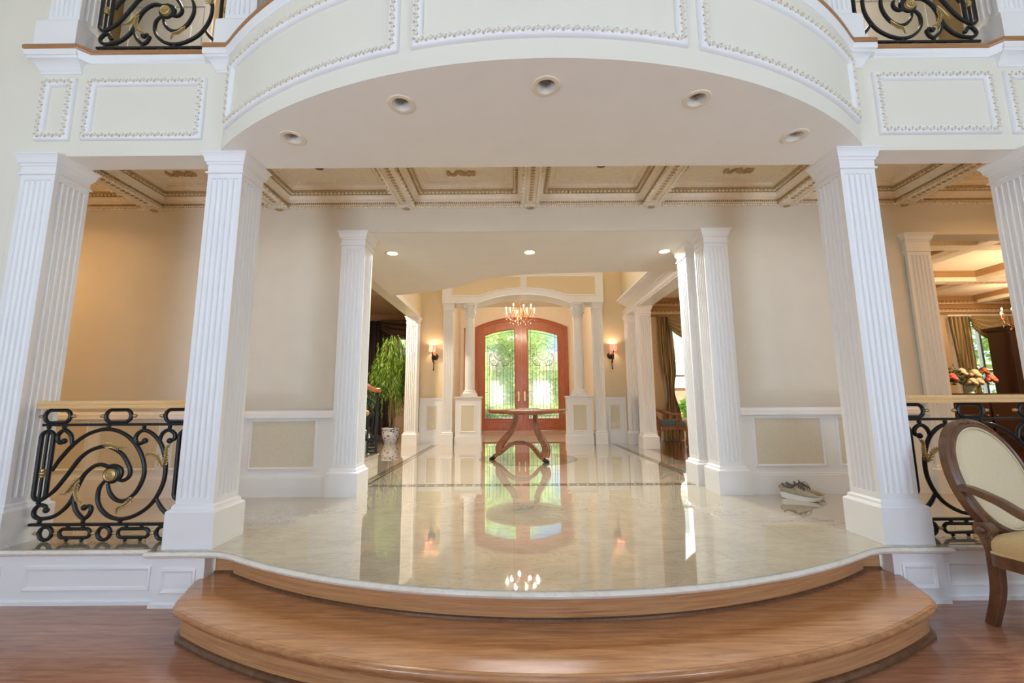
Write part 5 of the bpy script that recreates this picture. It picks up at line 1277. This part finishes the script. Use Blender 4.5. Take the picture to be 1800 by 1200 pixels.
# ================================================================== SNEAKERS
def sneaker(label, loc, rz, toem='shoegrey', s=1.0):
    t = thing('sneaker', label, 'shoe', loc, rz, 'pair of sneakers on the marble')
    L = 0.305*s
    st_ = [(0.0, 0.026, 0.062, 0.12), (0.05, 0.034, 0.058, 0.128), (0.15, 0.038, 0.052, 0.112), (0.28, 0.038, 0.046, 0.098), (0.40, 0.039, 0.042, 0.125), (0.5, 0.041, 0.038, 0.122), (0.62, 0.046, 0.034, 0.096), (0.75, 0.048, 0.03, 0.074), (0.86, 0.043, 0.03, 0.062), (0.95, 0.029, 0.034, 0.05), (1.0, 0.012, 0.038, 0.042)]
    def sec(hw, z0, z1, x, n=16):
        return [(x, hw*math.cos(2*PI*i/n)*(1.0-0.35*max(0, math.sin(2*PI*i/n))), z0+(z1-z0)*(0.5+0.5*math.copysign(abs(math.sin(2*PI*i/n))**0.8, math.sin(2*PI*i/n)))) for i in range(n)]
    def tx(u): return (u-0.5)*L
    q = MB(); q.loft([sec(hw, z0-0.012, z1, tx(u)) for u, hw, z0, z1 in st_]); q.build('upper', 'shoegrey', t, angle=60)
    q = MB(); so = [(-0.03, 0.018, 0.022, 0.05), (0.02, 0.036, 0.008, 0.056), (0.15, 0.043, 0.002, 0.054), (0.3, 0.042, 0.0, 0.046), (0.5, 0.045, 0.0, 0.04), (0.7, 0.052, 0.0, 0.036), (0.86, 0.048, 0.004, 0.036), (0.97, 0.033, 0.014, 0.04), (1.025, 0.012, 0.026, 0.044)]
    q.loft([[(tx(u), hw*a, z0 if b < 0 else z1) for a, b in ((-0.9, -1), (0.9, -1), (1.0, 0.2), (0.97, 1), (-0.97, 1), (-1.0, 0.2))] for u, hw, z0, z1 in so]); q.build('sole', 'solewhite', t, angle=40)
    q = MB(); rr = []
    for i in range(20):
        a = 2*PI*i/20; u = 0.20+0.17*math.cos(a); rr.append((tx(u), 0.027*math.sin(a), 0.103+0.03*abs(math.cos(a))**2*(1 if math.cos(a) > 0 else 0.8)))
    q.tube(rr, 0.008, 6, closed=True); q.add(rr, [tuple(range(20))]); q.build('collar', 'lining', t)
    q = MB(); q.loft([[(tx(u), -w, z-0.004), (tx(u), w, z-0.004), (tx(u), w*0.9, z+0.005), (tx(u), -w*0.9, z+0.005)] for u, w, z in ((0.345, 0.018, 0.155), (0.40, 0.022, 0.136), (0.5, 0.022, 0.123), (0.62, 0.02, 0.098))]); q.build('tongue', 'lining', t, angle=40)
    q = MB()
    for k in range(5):
        u = 0.43+0.045*k; z = 0.137-0.0095*k
        q.tube(catmull([(tx(u), -0.03, z-0.018), (tx(u+0.01), 0.0, z+0.002), (tx(u+0.02), 0.03, z-0.02)], 4), 0.0032, 5)
    q.tube(catmull([(tx(0.46), 0.0, 0.138), (tx(0.5), -0.022, 0.15), (tx(0.58), -0.034, 0.135), (tx(0.64), -0.045, 0.085)], 5), 0.0028, 5); q.build('laces', 'lace', t)
    q = MB(); q.tube(catmull([(tx(0.0), 0, 0.112), (tx(-0.05), 0, 0.105), (tx(-0.05), 0, 0.085), (tx(0.0), 0, 0.082)], 4), 0.005, 6); q.build('pull_tab', 'orange', t)
    q = MB(); q.box(tx(0.36), -0.0405, 0.086, tx(0.39), -0.03, 0.104); q.build('lace_loop', 'orange', t, smooth=False)
    q = MB(); q.loft([sec(hw*1.02, z0, z1*1.01, tx(u)) for u, hw, z0, z1 in st_[7:]]); q.build('toe_cap', toem, t, angle=60)
    return t
sdir = math.atan2(3.99-4.19, 2.745-2.555)
sneaker('grey sneaker with white sole in front, nearer the camera, by the right wall', (2.655, 4.085, 0), sdir)
sneaker('grey sneaker with taupe toe partly hidden behind its mate by the right wall', (2.745, 4.155, 0), sdir+0.2, 'shoebrown')

# ================================================================== DINING ROOM FURNITURE
sb = thing('sideboard', 'dark ebony sideboard with cabriole legs behind the right railing', 'sideboard', (8.9, 7.75, 0))
q = MB(); q.box(-1.2, -0.25, 0.28, 1.2, 0.25, 0.95); q.build('body', 'darkwood', sb, smooth=False)
q = MB(); q.loft([[(-a, -b, z), (a, -b, z), (a, b, z), (-a, b, z)] for a, b, z in ((1.2, 0.25, 0.95), (1.23, 0.28, 0.96), (1.25, 0.30, 0.975), (1.25, 0.30, 0.992), (1.235, 0.285, 1.0))]); q.build('top', 'darkwood', sb, angle=30)
for i in range(4):
    xa = -1.16+0.58*i
    q = MB(); q.box(xa+0.02, -0.268, 0.32, xa+0.56, -0.25, 0.9); o = q.build('door', 'darkwood', sb, smooth=False)
    k = MB(); k.blob((xa+(0.5 if i % 2 == 0 else 0.08), -0.278, 0.62), 0.016, 10, 6); k.build('knob', 'brass', o)
for sx in (-1, 1):
    for sy_ in (-1, 1):
        P = catmull([(sx*1.1, sy_*0.18, 0.29), (sx*1.16, sy_*0.22, 0.2), (sx*1.12, sy_*0.2, 0.08), (sx*1.17, sy_*0.23, 0.0)], 5); N = len(P)
        q = MB(); q.tube(P, [0.055-0.025*i/(N-1) for i in range(N)], 8); q.build('leg', 'darkwood', sb)
fv = thing('flower_vase', 'coral and cream flowers in a small glass vase on the dark sideboard', 'flowers', (8.2, 7.66, 1.0))
q = MB(); q.lathe([(0.0, 0.0), (0.06, 0.0), (0.045, 0.03), (0.07, 0.09), (0.075, 0.14), (0.05, 0.19), (0.06, 0.2)], 20); q.build('vase', 'vase', fv)
r2 = random.Random(9)
def bloom(p, r, mat):
    q = MB(); p = Vector(p)
    for k in range(14):
        a = k*2.4; h = k/13
        q.blob(p+Vector((math.cos(a)*r*(0.75-0.5*h), math.sin(a)*r*(0.75-0.5*h), r*(h-0.4)*0.9)), (r*0.42, r*0.42, r*0.26), 7, 4, Matrix.Rotation(a, 3, 'Z') @ Matrix.Rotation(0.7, 3, 'Y'))
    q.build('bloom', mat, fv, angle=85)
for p, r, mt in (((-0.36, -0.05, 0.28), 0.10, 'pink'), ((-0.14, -0.02, 0.37), 0.10, 'petal'), ((0.02, -0.08, 0.34), 0.105, 'petal'), ((0.09, -0.04, 0.22), 0.11, 'petal'), ((-0.06, -0.1, 0.2), 0.09, 'petal'), ((0.25, -0.03, 0.39), 0.09, 'rust'), ((0.34, -0.05, 0.25), 0.10, 'pink'), ((0.15, 0.06, 0.36), 0.08, 'petal'), ((-0.22, 0.05, 0.27), 0.08, 'petal')):
    bloom(p, r, mt)
q = MB()
for k in range(26):
    a = r2.uniform(0, 2*PI); e = Vector((r2.uniform(-0.38, 0.5), r2.uniform(-0.1, 0.12), r2.uniform(0.2, 0.48)))
    q.tube(catmull([(0, 0, 0.12), tuple(e*0.5+Vector((0, 0, 0.08))), tuple(e)], 4), 0.004, 5)
    rnd = r2
    for j in range(5): leaf(q, e*(0.6+0.09*j)+Vector((0, 0, 0.03)), Vector((r2.uniform(-1, 1), r2.uniform(-0.5, 0.5), r2.uniform(-0.6, 0.6))), 0.1, 0.018)
q.build('stems_and_leaves', 'stem', fv, smooth=False)
cb = thing('china_cabinet', 'tall black cabinet at the right edge in front of the dining window', 'cabinet', (11.28, 9.32, 0))
q = MB(); q.box(-0.52, -0.2, 0.0, 0.52, 0.2, 2.36); q.build('body', 'darkwood', cb, smooth=False)
q = MB(); q.loft([[(-a, -b, z), (a, -b, z), (a, b, z), (-a, b, z)] for a, b, z in ((0.52, 0.2, 2.36), (0.56, 0.24, 2.40), (0.58, 0.26, 2.44), (0.58, 0.26, 2.47))]); q.build('cornice', 'darkwood', cb, angle=30)
for i in range(2):
    q = MB(); q.box(-0.5+0.51*i, -0.215, 0.9, -0.01+0.51*i, -0.2, 2.3); o = q.build('door', 'darkwood', cb, smooth=False)
    k = MB(); k.blob((-0.05+0.1*i, -0.225, 1.5), 0.015, 8, 6); k.build('knob', 'brass', o)
    q = MB(); q.box(-0.5+0.51*i, -0.215, 0.1, -0.01+0.51*i, -0.2, 0.85); q.build('door', 'darkwood', cb, smooth=False)

# ================================================================== OUTSIDE
g = MB(); g.box(-60, 13.7, -0.25, 70, 80, -0.15); struct(g.build('ground', 'lawn', smooth=False))
g = MB(); g.box(-3.0, 13.65, -0.15, 3.6, 30, -0.14); struct(g.build('path', 'drive', smooth=False))
def tree(label, x, y, h, r, mat, n, seed, trunk=True, zc=None, group='garden trees beyond the entrance doors', ls=1.0):
    t = thing('garden_tree', label, 'tree', (x, y, -0.15), 0, group)
    rr = random.Random(seed)
    if trunk:
        q = MB(); q.tube([(0, 0, 0), (0.05, 0, h*0.3), (0.0, 0.1, h*0.75)], [0.16, 0.12, 0.05], 8); q.build('trunk', 'bark', t)
    q = MB(); zc = zc or h*0.6
    for i in range(n):
        while True:
            p = Vector((rr.uniform(-1, 1), rr.uniform(-1, 1), rr.uniform(-1, 1)))
            if p.length < 1: break
        p = p.normalized()*(p.length**0.5)
        k = 1+0.25*math.sin(5*p.x+seed)+0.2*math.sin(7*p.z)
        c = Vector((p.x*r*k, p.y*r*k, zc+p.z*h*0.42*k)); c.z = max(0.1, c.z)
        d = Vector((rr.uniform(-1, 1), rr.uniform(-1, 1), rr.uniform(-0.8, 0.6))).normalized(); s = d.orthogonal().normalized(); L = rr.uniform(0.14, 0.3)*ls; w = L*0.35
        q.add([c, c+d*L*0.5+s*w, c+d*L, c+d*L*0.5-s*w], [(0, 1, 2, 3)])
    q.build('crown', mat, t, smooth=False)
tree('leafy yellow-green tree seen through the left door pane', -2.6, 21, 7.0, 2.0, 'treeleaf', 5200, 1)
tree('leafy yellow-green tree seen between the two door panes', 0.4, 26, 8.0, 2.0, 'treeleaf', 5200, 2)
tree('blue-green tree seen through the right door pane', 4.6, 22, 8.0, 2.0, 'treeleaf2', 5200, 3)
tree('tall blue-green tree far behind the white house', -0.8, 47, 14, 4.3, 'treeleaf2', 5000, 4, ls=2.2)
tree('broad green tree far right behind the white house', 11.5, 47, 14, 4.3, 'treeleaf', 4000, 5, ls=2.2)
tree('broad green tree far left behind the white house', -13.5, 47, 14, 4.3, 'treeleaf', 4000, 6, ls=2.2)
tree('green garden tree outside the dining window', 14.5, 14.2, 5.5, 2.2, 'treeleaf', 4000, 8)
tree('bright green shrub below the window behind the velvet armchair', 5.6, 12.6, 1.35, 0.75, 'shrub', 3000, 9, False, 0.75, None, 0.6)
tree('green shrub outside the left hall window', -4.2, 15.0, 3.2, 1.2, 'treeleaf2', 2500, 10, True, None, None)
hs = thing('neighbour_house', 'white house with two pale garage doors across the lawn', 'house', (0.8, 36, -0.15))
q = MB(); q.box(-7, 0, 0, 7, 6, 3.6); q.build('wall', 'housewall', hs, smooth=False)
q = MB(); q.loft([[(-7.4, -0.4, 3.6), (7.4, -0.4, 3.6), (7.4, 6.4, 3.6), (-7.4, 6.4, 3.6)], [(-5, 3, 5.6), (5, 3, 5.6), (5, 3.1, 5.6), (-5, 3.1, 5.6)]]); q.build('roof', 'roof', hs, smooth=False)
for xx in (-2.1, 1.5):
    q = MB(); q.box(xx-0.75, -0.06, 0.5, xx+0.75, 0.0, 3.1); o = q.build('door', 'housewall', hs, smooth=False)
    for k in range(4): q = MB(); q.box(xx-0.68, -0.075, 0.55+0.63*k, xx+0.68, -0.055, 1.1+0.63*k); q.build('panel', 'housewall', o, smooth=False)
def hedge(label, x0, x1, y, h, n, seed):
    t = thing('hedge', label, 'hedge', ((x0+x1)/2, y, -0.15), 0, 'clipped hedges in front of the white house'); rr = random.Random(seed)
    q = MB()
    for k in range(3): q.tube([((x1-x0)*(k-1)*0.3, 0, 0), ((x1-x0)*(k-1)*0.3, 0, h*0.8)], 0.05, 6)
    q.build('stems', 'bark', t)
    q = MB()
    for i in range(n):
        c = Vector((rr.uniform(-1, 1)*(x1-x0)/2, rr.uniform(-0.7, 0.7), rr.uniform(0.05, 1)**0.8*h*(0.85+0.2*math.sin(rr.random()*6))))
        d = Vector((rr.uniform(-1, 1), rr.uniform(-1, 1), rr.uniform(-0.6, 0.8))).normalized(); u = d.orthogonal().normalized(); L = rr.uniform(0.18, 0.36); w = L*0.36
        q.add([c, c+d*L*0.5+u*w, c+d*L, c+d*L*0.5-u*w], [(0, 1, 2, 3)])
    q.build('leaves', 'treeleaf', t, smooth=False)
hedge('tall hedge left of the white garage doors across the lawn', -7.0, -1.75, 33, 4.2, 4200, 21)
hedge('tall hedge between the two white garage doors across the lawn', -0.65, 1.5, 33.5, 3.8, 2600, 22)
hedge('tall hedge right of the white garage doors across the lawn', 2.95, 8.5, 33, 4.2, 4200, 23)
hedge('low hedge below the white garage doors across the lawn', -4.5, 6.0, 29, 0.75, 3000, 24)
wg = thing('house_wing', 'white house wing with brick base seen beside the olive drape', 'house', (8.0, 15.5, -0.15))
q = MB(); q.box(-3.4, 0, 1.55, 4, 4, 6); q.build('wall', 'housewall', wg, smooth=False)
q = MB(); q.box(-3.45, -0.06, 0, 4.05, 4.05, 1.5); q.build('base', 'brick', wg, smooth=False)
q = MB(); q.box(-3.48, -0.1, 1.5, 4.05, 0.0, 1.56); q.build('ledge', 'housewall', wg, smooth=False)
q = MB(); q.box(-2.32, -0.05, 2.48, -1.86, 0.02, 3.9); o = q.build('window', 'housewall', wg, smooth=False)
q = MB(); q.box(-2.27, -0.07, 2.55, -2.12, -0.04, 3.8); q.box(-2.05, -0.07, 2.55, -1.91, -0.04, 3.8); q.build('pane', 'houseglass', o, smooth=False)

# ================================================================== LIGHT
w = bpy.data.worlds.new('World'); SC.world = w; w.use_nodes = True
bg = w.node_tree.nodes['Background']
sky = w.node_tree.nodes.new('ShaderNodeTexSky'); sky.sky_type = 'HOSEK_WILKIE'; sky.turbidity = 3.5; sky.sun_direction = (0.72, -0.25, 0.65); sky.ground_albedo = 0.4
w.node_tree.links.new(sky.outputs['Color'], bg.inputs['Color']); bg.inputs['Strength'].default_value = 6.0
sl = bpy.data.lights.new('sun', 'SUN'); sl.energy = 28.0; sl.angle = 0.01; sl.color = (1.0, 0.96, 0.88)
so = bpy.data.objects.new('sun', sl); COL.objects.link(so); so.rotation_euler = Vector((0.72, -0.25, 0.65)).to_track_quat('Z', 'Y').to_euler()
def daylight(name, loc, sx, sy, watts, rot, col=(0.57, 0.744, 1.0)):
    l = bpy.data.lights.new(name, 'AREA'); l.shape = 'RECTANGLE'; l.size = sx; l.size_y = sy; l.energy = watts; l.color = col
    o = bpy.data.objects.new(name, l); COL.objects.link(o); o.location = loc; o.rotation_euler = rot; return o
WATT = 72.0
for a, b in wins: daylight('great_room_window_daylight', ((a+b)/2, -7.85, 2.9), b-a, 6.0, WATT*(b-a)/2.3, (PI/2, 0, 0))
daylight('foyer_fill_daylight', (0.235, YP+0.3, 5.4), 2.4, 1.6, 209.95, (-PI/2, 0, 0), (1.0, 0.961, 0.991))  # fill light for the foyer, set behind the added upper window
for p, e in (((8.7, 6.6, 2.2), 150), ((4.5, 7.0, 2.3), 60), ((10.62, 8.6, 2.95), 40)):  # first two are unseen fill lamps; the third serves the dining chandelier
    l = bpy.data.lights.new('dining_chandelier_and_fill', 'POINT'); l.energy = e; l.color = (1.0, 0.70, 0.42); l.shadow_soft_size = 0.06
    o = bpy.data.objects.new('dining_chandelier_and_fill', l); COL.objects.link(o); o.location = p
spot('stair_hall_fill', (-3.1, 8.4, 3.3), 130, (1.0, 0.78, 0.55), 0.3, 3.0)  # unseen lamp added to brighten the ficus and left hall
spot('upstairs_fill', (-2.6, 3.9, 6.4), 40, (1.0, 0.85, 0.65), 0.3, 3.0); spot('upstairs_fill', (3.1, 3.9, 6.4), 40, (1.0, 0.85, 0.65), 0.3, 3.0)  # unseen lamps added to lighten the upstairs wall
# unseen lamps added behind the camera to brighten the balcony soffit
for x in (-2.7, 3.1):
    l = bpy.data.lights.new('soffit_fill_lamp', 'AREA'); l.shape = 'DISK'; l.size = 1.1; l.energy = 102.08; l.color = (0.686, 0.819, 1.0); l.spread = PI
    o = bpy.data.objects.new('soffit_fill_lamp', l); COL.objects.link(o); o.location = (x, -1.6, 0.9); o.rotation_euler = (PI*0.8, 0, 0)
for i in range(8):
    a = 2*PI*i/8+0.2; k = 1.0 if i % 2 == 0 else 0.86
    l = bpy.data.lights.new('chandelier_lamp', 'POINT'); l.energy = 39.07; l.color = (1.0, 0.821, 0.602); l.shadow_soft_size = 0.018
    o = bpy.data.objects.new('chandelier_lamp', l); COL.objects.link(o); o.location = (0.205+0.374*k*math.cos(a), 10.75+0.374*k*math.sin(a), 2.92+0.37+(0.05 if i % 2 else 0))

# ================================================================== CAMERA
cam = bpy.data.cameras.new('camera'); co = bpy.data.objects.new('camera', cam); COL.objects.link(co)
cam.sensor_width = 36.0; cam.lens = 744.66/1800*36.0; cam.clip_start = 0.05; cam.clip_end = 300
Rm = Matrix(((0.99997, 0.00701, 0.00149), (0.00245, -0.13923, -0.99026), (-0.00673, 0.99023, -0.13925)))
co.matrix_world = Matrix.Translation((0, 0, 0.92)) @ Rm.to_4x4()
SC.camera = co
vs_ = SC.view_settings
vs_.view_transform = 'Standard'; vs_.look = 'None'; vs_.exposure = 0.0; vs_.gamma = 1.0
vs_.use_curve_mapping = False
SC.cycles.use_denoising = True
SC.cycles.max_bounces = 10; SC.cycles.diffuse_bounces = 8; SC.cycles.glossy_bounces = 5; SC.cycles.transparent_max_bounces = 12; SC.cycles.transmission_bounces = 6
SC.cycles.sample_clamp_indirect = 6.0; SC.cycles.caustics_reflective = False; SC.cycles.caustics_refractive = False
